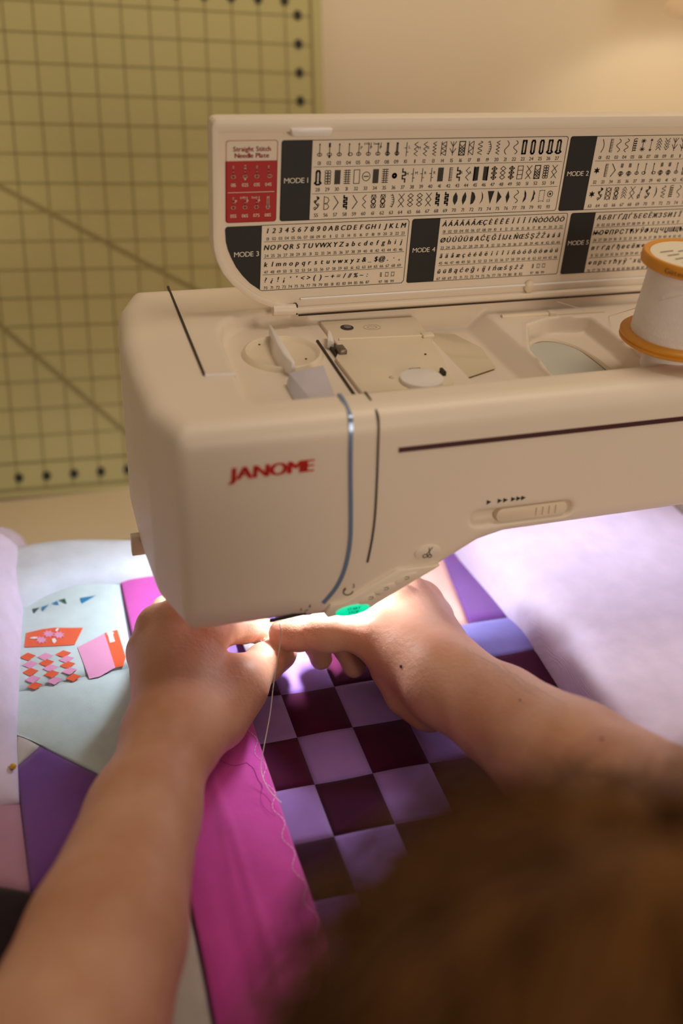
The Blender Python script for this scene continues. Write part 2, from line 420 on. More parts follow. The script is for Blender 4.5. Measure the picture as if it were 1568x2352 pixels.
# speed-slider slot
def Fp(px, py, off=0.0):
    n = np.array([0, -math.cos(math.atan(FT)), math.sin(math.atan(FT))]); return atP(px, py, np.array([0, .43, .292]) + n * off, n)
FN = np.array([0, -math.cos(math.atan(FT)), math.sin(math.atan(FT))]); FU = np.array([0, math.sin(math.atan(FT)), math.cos(math.atan(FT))])
def fmap(u, v, off=0.0):                       # (x, z) on the leaning front face
    return np.array([u, .43 + (v - .292) * FT, v]) + FN * off
sa, sb = fmap(.2390, .2312), fmap(.2945, .2308)
D = smax(D, -(cone(X, Y, Z, sa, sb, .0050, .0050)), .0016)
F1.D[sl] = D
V, Fq = F1.mesh()
np_mesh('upper_body', V, Fq, m_pl, mac)
del D, d2, dp, cav, F1

# bed, column
MB().box((-.02, .405, TZ), (.70, .640, .0750)).build('bed', m_pl, mac, bevel=.006, seg=3)
MB().box((.513, .425, .075), (.69, .627, .225)).build('column', m_pl, mac, bevel=.008, seg=3)
MB().box((.509, .44, .0745), (.513, .620, .080)).build('column_seam', m_gap, mac)
tag(MB().box((.095, .475, .0745), (.165, .56, .0760)).build('needle_plate', mat('steel', (190, 190, 195), 0.3, 0.9), mac, bevel=.0008), 'steel needle plate')

# --- front-face trim: chrome strip, seam, maroon stripe, lettering
def strip_on_front(name, pts, w, m, off=0.0006, thick=0.0012, n=10):
    """a moulding that follows the body: pts are (x, z, extra_back) on the front face"""
    P = smooth_path([fmap(u, v, off) + np.array([0, b, 0]) for u, v, b in pts], n)
    b = MB(); k = len(P)
    V = []; F = []
    for i, p in enumerate(P):
        t = P[min(i + 1, k - 1)] - P[max(i - 1, 0)]; t /= np.linalg.norm(t)
        s_ = np.cross(t, FN); s_ /= np.linalg.norm(s_)
        nn = np.cross(s_, t)
        for a, c in ((-.5, -1), (-.5, 1), (.5, 1), (.5, -1)): V.append(p + s_ * w * a + nn * thick * 0.5 * c)
    for i in range(k - 1):
        for j in range(4): F.append((i * 4 + j, i * 4 + (j + 1) % 4, (i + 1) * 4 + (j + 1) % 4, (i + 1) * 4 + j))
    F += [(0, 1, 2, 3), ((k - 1) * 4 + 3, (k - 1) * 4 + 2, (k - 1) * 4 + 1, (k - 1) * 4)]
    return b.add(V, F).build(name, m, mac, True)
def on_front(px, py, back=0.0):
    p = Fp(px, py); return (p[0], p[2], back)
# a body-hugging path: sample the shell by marching towards it
def hug(x, z):
    ys = np.linspace(.395, .47, 260); wg = np.clip((.60 - ys) / .17, 0, 1)
    yq = ys + (.292 - z) * FT * wg
    d = poly_sdf(np.full_like(ys, x), yq, plan_in) - RC; d = smax(d, z - .301 + 0 * ys, .013); d = smax(d, (hb(x) - z) * .97 + 0 * ys, float(KB(x)))
    i = int(np.argmax(d < 0)); y_ = (ys[i - 1] + (ys[i] - ys[i - 1]) * d[i - 1] / (d[i - 1] - d[i])) if (i > 0 and d[i] < 0) else .47
    return np.array([x, y_, z])
def ribbon(name, pts, w, m, lift=.0003, n=10, parent=None):
    """flat ribbon hugging the shell; pts: world points, widened along x (or across the path)"""
    P = smooth_path(pts, n); k = len(P); V = []; F = []
    for i, p in enumerate(P):
        t = P[min(i + 1, k - 1)] - P[max(i - 1, 0)]; t /= np.linalg.norm(t)
        nn = np.array([0, -.72, .69]) if p[2] > .288 else FN
        if p[2] > .2995: nn = np.array([0, 0, 1.])
        s_ = np.cross(t, nn); s_ /= np.linalg.norm(s_); nn = np.cross(s_, t)
        for a, c in ((-.5, -2.2), (-.5, 1), (.5, 1), (.5, -2.2)): V.append(p + s_ * w * a + nn * lift * c)
    for i in range(k - 1):
        for j in range(4): F.append((i * 4 + j, i * 4 + (j + 1) % 4, (i + 1) * 4 + (j + 1) % 4, (i + 1) * 4 + j))
    F += [(0, 1, 2, 3), ((k - 1) * 4 + 3, (k - 1) * 4 + 2, (k - 1) * 4 + 1, (k - 1) * 4)]
    return MB().add(V, F).build(name, m, parent or mac, True)
tops = [(.1618, .4545, .301), (.1618, .446, .3008)]
seam = [np.array(p) for p in tops] + [hug(.1616, .2985), hug(.1612, .2945)] + [hug(x, z) for x, z in ((.1608, .286), (.1610, .27), (.1616, .25), (.1618, .232), (.1606, .220), (.1580, .2095), (.1535, .2005), (.1465, .1925))]
ribbon('chrome_trim', seam, .0022, mat('chrome_blue', (128, 150, 186), 0.22, 0.35), .0008)
seam2 = [np.array((.1765, .4545, .301)), np.array((.1765, .447, .3008)), hug(.1765, .2985), hug(.1764, .294)] + [hug(x, z) for x, z in ((.1762, .286), (.1762, .265), (.1758, .243), (.1745, .228), (.1722, .214))]
ribbon('cover_seam', seam2, .0011, m_gap, .0005)
for nm, pts in (('deck_seam', [(.1003, .6265, .3008), (.0984, .56, .3014), (.0966, .4905, .3014)]), ('deck_seam', [(.1776, .545, .2921), (.1768, .50, .2921), (.1762, .4575, .2921)])):
    ribbon(nm, [np.array(p) for p in pts], .0013, m_gap, .0004)
MB().tube([(.0968, .4902, .3012), (.1135, .4889, .3012)], .0012, 8).build('deck_ridge', m_pl3, mac, True)
st = [hug(.1880 + i * .01, .27885) for i in range(0, 44)]
V = []; F = []
for i, p in enumerate(st):
    V += [hug(p[0], .2773) + FN * .0004, hug(p[0], .2801) + FN * .0004, hug(p[0], .2801) - FN * .001, hug(p[0], .2773) - FN * .001]
for i in range(len(st) - 1):
    for j in range(4): F.append((i * 4 + j, i * 4 + (j + 1) % 4, i * 4 + 4 + (j + 1) % 4, i * 4 + 4 + j))
F += [(0, 1, 2, 3)]
tag(MB().add(V, F).build('accent_stripe', mat('stripe_maroon', (72, 34, 36), 0.35), mac), 'thin maroon stripe along the arm')
pr = Print2D(); pr.text('JANOME', .0960, .2725, .0066, 'b', 0.06, width=.0445, gap=.10)
for dx_ in (-.00025, .00025): pr.text('JANOME', .0960 + dx_, .2725, .0066, 'b', 0.06, width=.0445, gap=.10)
tag(pr.build('brand_lettering', m_logo, mac, lambda u, v: hug(u, v) + FN * .0005), 'red brand lettering')
pr = Print2D()
for cx in (1122, 1147, 1160, 1178, 1190, 1201):
    p = Fp(cx, 1153 - (cx - 1122) * .125); u, v = p[0], p[2]; pr.poly([(u - .0013, v + .0014), (u - .0013, v - .0014), (u + .0016, v)])
pr.build('speed_marks', m_ink, mac, lambda u, v: hug(u, v) + FN * .0003)
# speed slider
MB().prism(ccw([(.2545 + .0042 * math.cos(a), .2312 + .0042 * math.sin(a)) for a in np.linspace(math.pi / 2, 3 * math.pi / 2, 9)] + [(.2920 + .0040 * math.cos(a), .2309 + .0042 * math.sin(a)) for a in np.linspace(-math.pi / 2, math.pi / 2, 9)]),
           lambda u, v: fmap(u, v, -.0048), lambda u, v: fmap(u, v, -.0006)).build('speed_slider', m_pl2, mac, bevel=.0008)
sld = bpy.data.objects['speed_slider']
for i in range(4):
    x = .2760 + i * .0042; MB().tube([fmap(x, .2285, -.0004), fmap(x, .2337, -.0004)], .0006, 6).build('grip_rib', m_pl2, sld, True)
# scissors button with icon
p = Fp(981, 1268); cu, cv = p[0], p[2]
MB().prism(ellipse(cu, cv, .0078, .0046, 32), lambda u, v: fmap(u, v, -.002), lambda u, v: fmap(u, v, .0008)).build('cutter_button', m_pl, mac, bevel=.0007)
pr = Print2D()
pr.line([(cu - .0008, cv - .0010), (cu + .0026, cv + .0030)], .0005); pr.line([(cu + .0012, cv - .0016), (cu + .0006, cv + .0030)], .0005)
pr.line(ellipse(cu - .0016, cv - .0018, .0014, .0010, 14), .0005, True); pr.line(ellipse(cu + .0012, cv - .0022, .0012, .0009, 14), .0005, True)
pr.build('scissors_icon', m_ink, mac, lambda u, v: fmap(u, v, .00095))
# lower control panel
Q6 = lambda x, y: Fp(640 + x / 2.24, 1100 + y / 2.24)
pan = [Q6(*q)[[0, 2]] for q in ((232, 690), (262, 640), (330, 628), (600, 462), (828, 436), (700, 512), (508, 628), (470, 655), (246, 706))]
pan = ccw([tuple(q) for q in pan])
cpan = MB().prism(pan, lambda u, v: fmap(u, v, -.006), lambda u, v: fmap(u, v, .0022)).build('control_panel', m_pl, mac, bevel=.0007)
for nm, cx, cy, rx, ry in (('round_button', 462, 604, .0066, .0021), ('round_button', 541, 556, .0068, .0022), ('round_button', 646, 502, .0070, .0022)):
    p = Q6(cx, cy); rot = 0.33
    MB().prism(ellipse(p[0], p[2], rx, ry, 28, rot), lambda u, v: fmap(u, v, .0012), lambda u, v: fmap(u, v, .0030)).build(nm, m_pl, cpan, bevel=.0005)
    q = Print2D(); a = [(p[0] + .0016 * math.cos(t), p[2] + .0006 + .0008 * math.sin(t)) for t in np.linspace(-2.2, 2.2, 12)]
    q.line(a, .0003); q.build('button_icon', m_ink, cpan, lambda u, v: fmap(u, v, .0031))
p = Q6(373, 664)
stb = MB().prism(ellipse(p[0], p[2], .0100, .0031, 36, .05), lambda u, v: fmap(u, v, .0012), lambda u, v: fmap(u, v, .0028)).build('start_stop_button',
      mat('button_green_glow', (10, 200, 150), 0.3, emit=(0, 226, 168), estr=0.85), cpan, bevel=.0005)
tag(stb, 'glowing green start stop button')
pr = Print2D(); pr.text('START', p[0] + .0006, p[2] + .0003, .0017, 'b', 0.1, align='c', width=.0078); pr.text('STOP', p[0] + .0004, p[2] - .0020, .0017, 'b', 0.1, align='c', width=.0062)
pr.build('button_lettering', mat('ink_green', (0, 92, 74), 0.5), cpan, lambda u, v: fmap(u, v, .00295))
pr = Print2D()
p = Fp(800, 1358); a = [(p[0] - .0002 + .0028 * math.cos(t), p[2] + .0022 * math.sin(t)) for t in np.linspace(2.6, 6.1, 16)]
pr.line(a, .0006); pr.poly([(a[0][0] - .001, a[0][1] - .0002), (a[0][0] + .0012, a[0][1] + .0002), (a[0][0] + .0006, a[0][1] + .0018)])
p = Fp(812, 1345); pr.text('3', p[0] - .0008, p[2] - .0012, .0024)
p = Fp(700, 1402); pr.text('5', p[0] - .0026, p[2] - .001, .0022); pr.text('4', p[0] + .0020, p[2] + .001, .0022); pr.line([(p[0], p[2] - .0015), (p[0] + .0022, p[2] - .0004)], .0004)
pr.build('threading_marks', m_ink, mac, lambda u, v: hug(u, v) + FN * .0003)

# --- under the head: LED lamp, needle bar, presser foot, threader bar, side thread cutter
NX, NY = .136, .506
for q_ in ((.075, .535, .1790, .145, .555, .190), (.152, .482, .1790, .184, .498, .190)): tag(MB().box(q_[:3], q_[3:]).build('led_lamp', mat('led_glow', (255, 255, 255), 0.4, emit=(225, 232, 255), estr=6), mac), 'bright white work light under the head')
m_met = mat('bright_metal', (205, 205, 210), 0.22, 0.95)
MB().lathe([(.0032, .187), (.0032, .142), (.0045, .142), (.0045, .131), (.0015, .129)], (NX, NY, 0), 20).build('needle_bar', m_met, mac, True)
MB().lathe([(.0006, .131), (.0005, .095), (.0001, .0835)], (NX, NY, 0), 8).build('needle', m_met, mac, True)
MB().lathe([(.0035, .187), (.0035, .112)], (NX - .001, NY + .020, 0), 20).build('presser_bar', m_met, mac, True)
ft = MB().box((NX - .006, NY + .008, .100), (NX + .006, NY + .026, .114)).build('presser_ankle', m_met, mac, bevel=.001)
fb = MB()
fb.prism(ccw([(NX - .0125, NY - .022), (NX - .004, NY - .026), (NX - .003, NY - .004), (NX + .003, NY - .004), (NX + .004, NY - .026), (NX + .0125, NY - .022), (NX + .0125, NY + .016), (NX - .0125, NY + .016)]),
         lambda u, v: np.array([u, v, .0862 + max(0, NY - .014 - v) * .45]), lambda u, v: np.array([u, v, .0885 + max(0, NY - .014 - v) * .45]))
fb.build('presser_foot', mat('clear_foot', (225, 225, 232), 0.12, 0.6), ft, bevel=.0006)
MB().tube([(.1165, .4180, .1838), (.1375, .4183, .1852)], .0012, 8).build('threader_bar', mat('black_plastic', (20, 20, 22), 0.35), mac, True)
MB().prism(ccw([(-.0062, .0), (.002, .0), (.004, .006), (.0015, .0062), (-.001, .009), (-.001, .0122), (-.0062, .0122)]),
           lambda u, v: np.array([.0588 + u, .498, .1825 + v * 1.15]), lambda u, v: np.array([.0588 + u, .5025, .1825 + v * 1.15])).build('thread_cutter', m_pl2, mac, bevel=.0006)

# --- details in the recess
dc = (.1513, .5290)
dial = MB().lathe([(.0250, .2905), (.0235, .2938), (.0222, .2945), (.0208, .2938), (.0198, .2925), (.0190, .2921), (.002, .2921)], (dc[0], dc[1], 0), 56).build('pressure_dial', m_pl2, mac, True)
wd = ccw([(.1478, .4995), (.1520, .5000), (.1535, .530), (.1530, .555), (.1495, .5550), (.1440, .526), (.1440, .512)])
MB().prism(wd, lambda u, v: np.array([u, v, .2915]), lambda u, v: np.array([.1487 + (u - .1487) * .45, v, .3005])).build('dial_grip', m_pl3, dial, bevel=.0009)
for q in ((.141, .545), (.163, .520)): MB().lathe([(.0007, .2920), (.0007, .2924)], (q[0], q[1], 0), 8).build('dial_mark', m_ink, dial)
MB().add([(.1428, .4905, .2917), (.1660, .4948, .2917), (.1640, .4640, .2917), (.1412, .4630, .2917), (.1440, .4895, .2990), (.1655, .4945, .3000), (.1638, .4650, .2935), (.1500, .4650, .2935)],
         [(4, 7, 6, 5), (0, 4, 5, 1), (1, 5, 6, 2), (2, 6, 7, 3), (3, 7, 4, 0)]).build('lens_prism', mat('clear_prism', (222, 216, 228), 0.1, trans=0.25), mac, bevel=.0004)
MB().box((.1500, .4615, .2918), (.1640, .4640, .2945)).build('lens_edge', m_gap, mac)
plate = MB().prism(ccw([(.1865, .5695), (.2510, .5665), (.2440, .5050), (.2360, .4680), (.1800, .4680), (.1795, .5150), (.1865, .5280)]), lambda u, v: np.array([u, v, .2905]), lambda u, v: np.array([u, v, .2940])).build('tension_cover', m_pl2, mac, bevel=.0009)
MB().lathe([(.0042, .2935), (.0042, .29425), (.0030, .29425)], (.2005, .5565, 0), 24).build('screw_recess', m_gap, plate)
MB().lathe([(.0024, .2942), (.0024, .2945)], (.2010, .5572, 0), 16).build('screw', m_met, plate)
MB().tube([(.1895, .5390, .2943), (.2485, .5345, .2943)], .0011, 8).build('cover_ridge', m_pl2, plate, True)
MB().box((.2425, .5320, .2938), (.2500, .5380, .2958)).build('cover_catch', m_pl2, plate, bevel=.0005)
MB().lathe([(.0007, .2941), (.0007, .2945)], (.2345, .5090, 0), 8).build('pin_hole', m_ink, plate)
pr = Print2D(); pr.line(ellipse(.2165, .5545, .0055, .0040, 24), .0005, True); pr.line(ellipse(.2165, .5545, .0030, .0020, 24), .0004, True)
pr.build('moulded_mark', m_pl, plate, lambda u, v: np.array([u, v, .29412]))
lv = MB(); lv.box((.1815, .5120, .2905), (.1860, .5360, .2935)); lv.build('lever_slot', m_gap, mac)
MB().box((.1830, .5180, .2925), (.1880, .5270, .2968)).build('take_up_lever', mat('dull_steel', (120, 112, 100), 0.35, 0.8), mac, bevel=.0008)
MB().prism(ccw([(.1800, .5330), (.1835, .5300), (.1860, .5450), (.1850, .5480)]), lambda u, v: np.array([u, v, .2920]), lambda u, v: np.array([u, v, .2975])).build('thread_guide', m_pl3, mac, bevel=.0006)
tn = MB().prism(ellipse(.2185, .4755, .0125, .0120, 40), lambda u, v: np.array([u, v, .2930]), lambda u, v: np.array([u, v, .2962])).build('tension_dial', m_pl3, mac, bevel=.0008)
MB().box((.2165, .4858, .2938), (.2235, .4905, .2950)).build('tension_mark', mat('green_mark', (110, 150, 60), 0.5), tn)
MB().box((.2335, .4790, .2938), (.2352, .4850, .2965)).build('tension_slot', m_ink, tn)
pr = Print2D(); pr.text('C', .2015, .4815, .0028); pr.build('tension_lettering', mat('ink_grey', (110, 98, 80), 0.6), plate, lambda u, v: np.array([u, v, .29415]))
# tray: oval hatch with ridges, clear strap
hat = ccw([(.3075, .466)] + [(.3265 + .0185 * math.cos(a), .510 + .021 * math.sin(a)) for a in np.linspace(math.pi, 0, 20)] + [(.3460, .466)])
ht = MB().prism(hat, lambda u, v: np.array([u, v, .277]), lambda u, v: np.array([u, v, .2855])).build('oval_hatch', mat('hatch_grey', (206, 206, 198), 0.4), mac, bevel=.0006)
MB().tube(smooth_path([(.3065, .468, .2855), (.3078, .512, .2855), (.3150, .5275, .2855), (.3265, .5330, .2855), (.3385, .5275, .2855), (.3470, .510, .2855), (.3480, .468, .2855)], 6), .0016, 8).build('hatch_rim', m_pl2, ht, True)
MB().tube([(.312, .5635, .2905), (.388, .5605, .2905)], .0020, 8).build('tray_rail', m_pl2, mac, True)
MB().box((.346, .5590, .2895), (.351, .5645, .2930)).build('rail_catch', m_pl2, mac, bevel=.0005)
MB().prism(ccw([(.2535, .5690), (.2790, .5640), (.2880, .5400), (.2840, .5100), (.2535, .4980)]), lambda u, v: np.array([u, v, .2800]), lambda u, v: np.array([u, v, .2808])).build('winder_strap', mat('yellowed_clear', (232, 217, 188), 0.15, trans=0.1), mac, bevel=.0003)

# --- lid with its printed stitch chart
LYF = .573
R_ = .56
outl = [(.1183, .350)] + [(.1183, .4125), (.1189, .4149), (.1204, .4163), (.1226, .4168)] + [(R_, .4168), (R_, .3006)] + [(.1718, .3006), (.1547, .3057), (.1450, .3098), (.1380, .3146), (.1300, .3216), (.1245, .3285), (.1205, .3372), (.1188, .3440)]
ins_ = [(.1219, .350)] + [(.1219, .4090), (.1225, .4096), (.1232, .4098), (.124, .4098)] + [(R_ - .004, .4098), (R_ - .004, .3036)] + [(.1730, .3036), (.1562, .3092), (.1470, .3130), (.1405, .3176), (.1328, .3243), (.1276, .3308), (.1238, .3390), (.1222, .3455)]
midl = [((a[0] + b[0]) / 2, (a[1] + b[1]) / 2) for a, b in zip(outl, ins_)]
lid = MB().prism(ccw(midl), lambda u, v: np.array([u, LYF + .0075, v]), lambda u, v: np.array([u, LYF, v])).build('lid', m_pl, mac)
n = len(outl); V = []; F = []
for u, v in outl: V.append((u, LYF - .0048, v))
for u, v in ins_: V.append((u, LYF - .0048, v))
for u, v in outl: V.append((u, LYF + .0072, v))
for u, v in ins_: V.append((u, LYF + .0005, v))
for i in range(n):
    j = (i + 1) % n
    F += [(i, j, n + j, n + i), (2 * n + i, 2 * n + j, j, i), (n + i, n + j, 3 * n + j, 3 * n + i)]
MB().add(V, F).build('lid_rim', m_pl, lid, bevel=.0011, seg=2)
MB().prism(ccw([(.1628, .4118), (.1878, .4118), (.1870, .4082), (.1852, .4073), (.1655, .4073), (.1638, .4082)]), lambda u, v: np.array([u, LYF, v]), lambda u, v: np.array([u, LYF - .0068, v])).build('lid_tab', m_pl3, lid, bevel=.0011)
MB().tube([(.1555, LYF - .0035, .3035), (.1700, LYF - .0035, .3030)], .0036, 14).build('hinge_knuckle', m_pl, lid, True)
MB().box((.1700, LYF - .004, .2995), (.1716, LYF + .001, .3060)).build('hinge_gap', m_gap, lid)
MB().box((.172, LYF - .0052, .2990), (.50, LYF - .0040, .2998)).build('hinge_seam', m_gap, lid)
MB().tube([(.174, LYF - .0010, .3085), (.50, LYF - .0010, .3085)], .0009, 6).build('lid_moulding', m_pl3, lid, True)
MB().lathe([(.0042, 0), (.0040, .0012), (.0028, .0020)], (0, 0, 0), 20).build('lid_stop', m_pl2, lid, True)
ls = bpy.data.objects['lid_stop']
for v in ls.data.vertices: v.co = (.3335 + v.co.x * .8, LYF - v.co.z * 1.4 - .0008, .3075 + v.co.y)
def lmap(off):
    return lambda u, v: np.array([u, LYF - off, v])
def rrect(x0, z0, x1, z1, r=.0012, tl=1, tr=1, br=1, bl=1):
    P = []
    for (cx, cz, a0, on) in ((x1, z1, 0, tr), (x0, z1, math.pi / 2, tl), (x0, z0, math.pi, bl), (x1, z0, 1.5 * math.pi, br)):
        if not on: P.append((cx, cz)); continue
        ox = cx - r if cx == x1 else cx + r; oz = cz - r if cz == z1 else cz + r
        P += [(ox + r * math.cos(a0 + t), oz + r * math.sin(a0 + t)) for t in np.linspace(0, math.pi / 2, 5)]
    return P
# stitch symbols --------------------------------------------------
def sym(pr, kind, x, z, h, w=.0044, t=.00036, rnd=None):
    """one stitch pictogram centred on (x, z), h tall"""
    a, b = z - h / 2, z + h / 2; L = lambda *p, tt=t, c=False: pr.line([(x + u * w, z + v * h) for u, v in p], tt, c)
    El = lambda cx, cy, rx, ry, tt=t: pr.line(ellipse(x + cx * w, z + cy * h, rx * w, ry * h, 14), tt, True)
    if kind[:2] == 'st' and (len(kind) == 2 or kind[2] in 'dtlrPqmh'):   # straight stitches with the needle-plate hole
        off = {'l': -.18, 'r': .18}.get(kind[2:3], 0)
        for k in range(4): L((0, .5 - k * .24), (0, .5 - k * .24 - .15))
        El(off, -.28, .30, .11)
        if 'd' in kind: L((0, .5), (0, .28), tt=t * 3); L((0, -.36), (0, -.48), tt=t * 3)
        if 't' in kind: pr.poly(ellipse(x, z + .42 * h, .1 * w, .06 * h, 8)); L((0, .4), (0, -.4))
        if 'P' in kind: pr.text('P', x + .22 * w, z + .05 * h, .0018)
        if 'q' in kind: pr.text('1/4"', x - .65 * w, z + .36 * h, .0013, width=.0026); L((.3, .5), (.3, .2))
        if 'm' in kind: pr.text('7mm', x - .75 * w, z + .36 * h, .0013, width=.0028); L((.35, .5), (.35, .2))
        if 'h' in kind:
            for k in (-.12, 0, .12): L((k, .5), (k, -.45), tt=t * .8)
    elif kind.startswith('zz'):                 # zigzags
        k = int(kind[2]); n = k * 2; A = float(kind[3:4] or 3) * .1
        L(*[((-1) ** i * A * .8, .5 - i / n) for i in range(n + 1)])
        if kind.endswith('M'): pr.text('M', x + .3 * w, z - .02 * h, .0017)
        if kind.endswith('R'): pr.text('R', x + .3 * w, z - .02 * h, .0017)
        if kind.endswith('L'): pr.text('L', x + .2 * w, z - .02 * h, .0017)
        if kind.endswith('b'): L((-.35, .5), (-.35, -.5)); L((.35, .5), (.35, -.5))
    elif kind.startswith('bh'):                 # buttonholes
        r = .24; rb = .42 if 'k' in kind else r; ro = (r if 'o' in kind else .0)
        P = [(-r, -.3), (-r, .36)] + ([(-r * .6, .48), (r * .6, .48)] if 'o' in kind else [(-r, .48), (r, .48)]) + [(r, .36), (r, -.3)]
        P += [(rb, -.4), (rb * .4, -.5), (-rb * .4, -.5), (-rb, -.4)] if ('k' in kind or 'o' in kind) else [(r, -.48), (-r, -.48)]
        L(*P, tt=t * 3.0, c=True)
    elif kind == 'rect': L((-.4, .5), (.4, .5), (.4, -.5), (-.4, -.5), c=True)
    elif kind == 'grid': 
        L((-.4, .5), (.4, .5), (.4, -.5), (-.4, -.5), c=True)
        for k in (.17, -.17): L((-.4, k), (.4, k))
    elif kind == 'btn': El(0, 0, .55, .33); L((-.3, 0), (.3, 0), tt=t * 1.6)
    elif kind == 'dot': pr.line(ellipse(x, z, .22 * w, .13 * h, 14), t * 3.4, True)
    elif kind == 'hatch':
        for k in range(7): L((-.36 + k * .12, .5), (-.36 + k * .12, -.5), tt=t * 1.1)
    elif kind == 'lad':
        L((-.18, .5), (-.18, -.5)); L((.18, .5), (.18, -.5))
        for k in range(7): L((-.42, .48 - k * .16), (.42, .48 - k * .16), tt=t * 1.2)
    elif kind == 'comb':
        L((0, .5), (0, -.5))
        for k in range(9): L((0, .48 - k * .12), (.4, .48 - k * .12))
    elif kind == 'steps': L(*[((.2 if (i // 2) % 2 else -.2), .5 - ((i + 1) // 2) * .166) for i in range(12)], tt=t * 2.6)
    elif kind.startswith('step'):
        L(*[((.2 if (i // 2) % 2 else -.2), .5 - ((i + 1) // 2) * .25) for i in range(8)], tt=t * 2.0)
        if kind.endswith('R'): pr.text('R', x + .32 * w, z, .0017)
        if kind.endswith('M'): pr.text('M', x + .32 * w, z, .0017)
    elif kind.startswith('tee'):
        L((0, .5), (0, -.5)); L((-.3, .1), (0, .1)); L((0, -.2), (.25, -.2))
        pr.text(kind[-1], x + .3 * w, z + .05 * h, .0017)
    elif kind == 'x2':
        for s_ in (.25, -.25): L((-.4, s_ + .25), (.4, s_ - .25)); L((.4, s_ + .25), (-.4, s_ - .25))
    elif kind == 'dia':
        for s_ in (.33, 0, -.33): L((0, s_ + .17), (.4, s_), (0, s_ - .17), (-.4, s_), c=True)
    elif kind == 'diax':
        for s_ in (.33, 0, -.33): L((0, s_ + .17), (.42, s_), (0, s_ - .17), (-.42, s_), c=True)
        L((0, .5), (0, -.5), tt=t * 1.6); 
        for s_ in (.33, 0, -.33): L((-.42, s_), (.42, s_))
    elif kind == 'mesh':
        for k in range(-2, 5): L((-.42, -.5 + k * .2), (.42, -.1 + k * .2)) if -.5 <= -.5 + k * .2 and -.1 + k * .2 <= .5 else None
        for k in range(-2, 5): L((.42, -.5 + k * .2), (-.42, -.1 + k * .2)) if -.5 <= -.5 + k * .2 and -.1 + k * .2 <= .5 else None
        L((-.42, .5), (.42, .5), (.42, -.5), (-.42, -.5), c=True, tt=t * 1.5)
    elif kind == 'bubbles':
        for k in range(5): El(-.2, .4 - k * .2, .2, .1); El(.2, .4 - k * .2, .2, .1)
    elif kind.startswith('leaf'):               # solid satin shapes
        sh = kind[4:]; P = {'a': [(0, .5), (.3, .2), (.35, 0), (.3, -.2), (0, -.5), (-.3, -.2), (-.35, 0), (-.3, .2)], 'b': [(.1, .5), (.32, .15), (.25, -.15), (-.1, -.5), (-.32, -.15), (-.25, .15)],
             'c': [(-.3, .5), (.1, .4), (.35, .1), (.35, -.1), (.1, -.4), (-.3, -.5)], 'd': [(-.15, .5), (.15, .25), (.22, 0), (.1, -.25), (-.25, -.5), (0, -.2), (.05, 0), (0, .25)],
             'e': [(-.5, .5), (.5, .5), (.05, -.5)], 'f': [(-.3, .5), (.4, .02), (-.3, -.5)], 'g': [(0, .5), (.3, 0), (0, -.5), (-.3, 0)],
             'h': [(-.1, .5), (.2, .25), (.25, 0), (.2, -.25), (-.2, -.5), (-.15, -.25), (0, 0), (-.1, .25)], 'i': [(-.05, .5), (.3, .2), (.15, .02), (.2, -.2), (-.25, -.5), (-.1, -.15), (-.05, .02), (0, .2)]}[sh]
        pr.poly([(x + u * w, z + v * h) for u, v in P])
    elif kind.startswith('saw'):
        side = -1 if kind == 'sawl' else 1
        n = 11
        for k in range(n): L((-.25 * side, .48 - k * .095), (.35 * side, .44 - k * .095), tt=t * 2.0)
        L((.35 * side, .5), (.35 * side, -.5), tt=t * 2.2)
    elif kind == 'curl':
        n = 40; L(*[(.3 * math.sin(6.5 * math.pi * i / n), .5 - i / n) for i in range(n + 1)])
    elif kind.startswith('wave'):
        n = 24; k = float(kind[4:]); L(*[(.3 * math.sin(k * math.pi * i / n), .5 - i / n) for i in range(n + 1)])
    elif kind == 'loops':
        n = 70; L(*[(.28 * math.cos(11 * math.pi * i / n) , .48 - .96 * i / n + .07 * math.sin(11 * math.pi * i / n)) for i in range(n + 1)])
    elif kind == 'star':
        for s_ in (.32, -.32):
            for k in range(4):
                c_, s2 = math.cos(k * math.pi / 4), math.sin(k * math.pi / 4); L((-.4 * c_, s_ - .17 * s2), (.4 * c_, s_ + .17 * s2))
        L((0, .2), (0, -.2))
    elif kind == 'stars':
        for s_ in (.38, -.38):
            for k in range(3):
                c_, s2 = math.cos(k * math.pi / 3), math.sin(k * math.pi / 3); L((-.2 * c_, s_ - .1 * s2), (.2 * c_, s_ + .1 * s2))
        for k in range(3): L((0, .22 - k * .17), (0, .12 - k * .17))
    elif kind == 'chev':
        for k in range(4): L((-.4, .25 - k * .22), (0, .5 - k * .22), (.4, .25 - k * .22))
    elif kind == 'chevd':
        for k in range(4): L((-.4, .5 - k * .22), (0, .25 - k * .22), (.4, .5 - k * .22))
    elif kind == 'twig':
        L((0, .5), (0, -.5))
        for k in range(2): L((-.45, .5 - k * .5), (0, .15 - k * .5), (.45, .5 - k * .5))
    elif kind == 'snow':
        for k in range(3):
            c_, s2 = math.cos(k * math.pi / 3 + .5), math.sin(k * math.pi / 3 + .5); L((-.42 * c_, -.22 * s2), (.42 * c_, .22 * s2), tt=t * 1.6)
        El(0, 0, .22, .12, t * 1.4)
    elif kind == 'knot':
        for k in range(3): El(0, .33 - k * .33, .34, .16)
        L((-.3, .5), (.3, 0), (-.3, -.5)); L((.3, .5), (-.3, 0), (.3, -.5))
    elif kind == 'vine':
        n = 30; L(*[(.22 * math.sin(3.4 * math.pi * i / n), .5 - i / n) for i in range(n + 1)], tt=t * 1.3)
        for k in range(4): El(-.2 if k % 2 else .2, .38 - k * .25, .15, .08)
    elif kind == 'sprig':
        L((.1, .1), (-.05, -.2), (-.3, -.5)); pr.poly([(x + u * w, z + v * h) for u, v in ((.1, .1), (.3, .25), (.25, .5), (.02, .3))]); El(-.12, -.3, .2, .14)
    elif kind == 'braid':
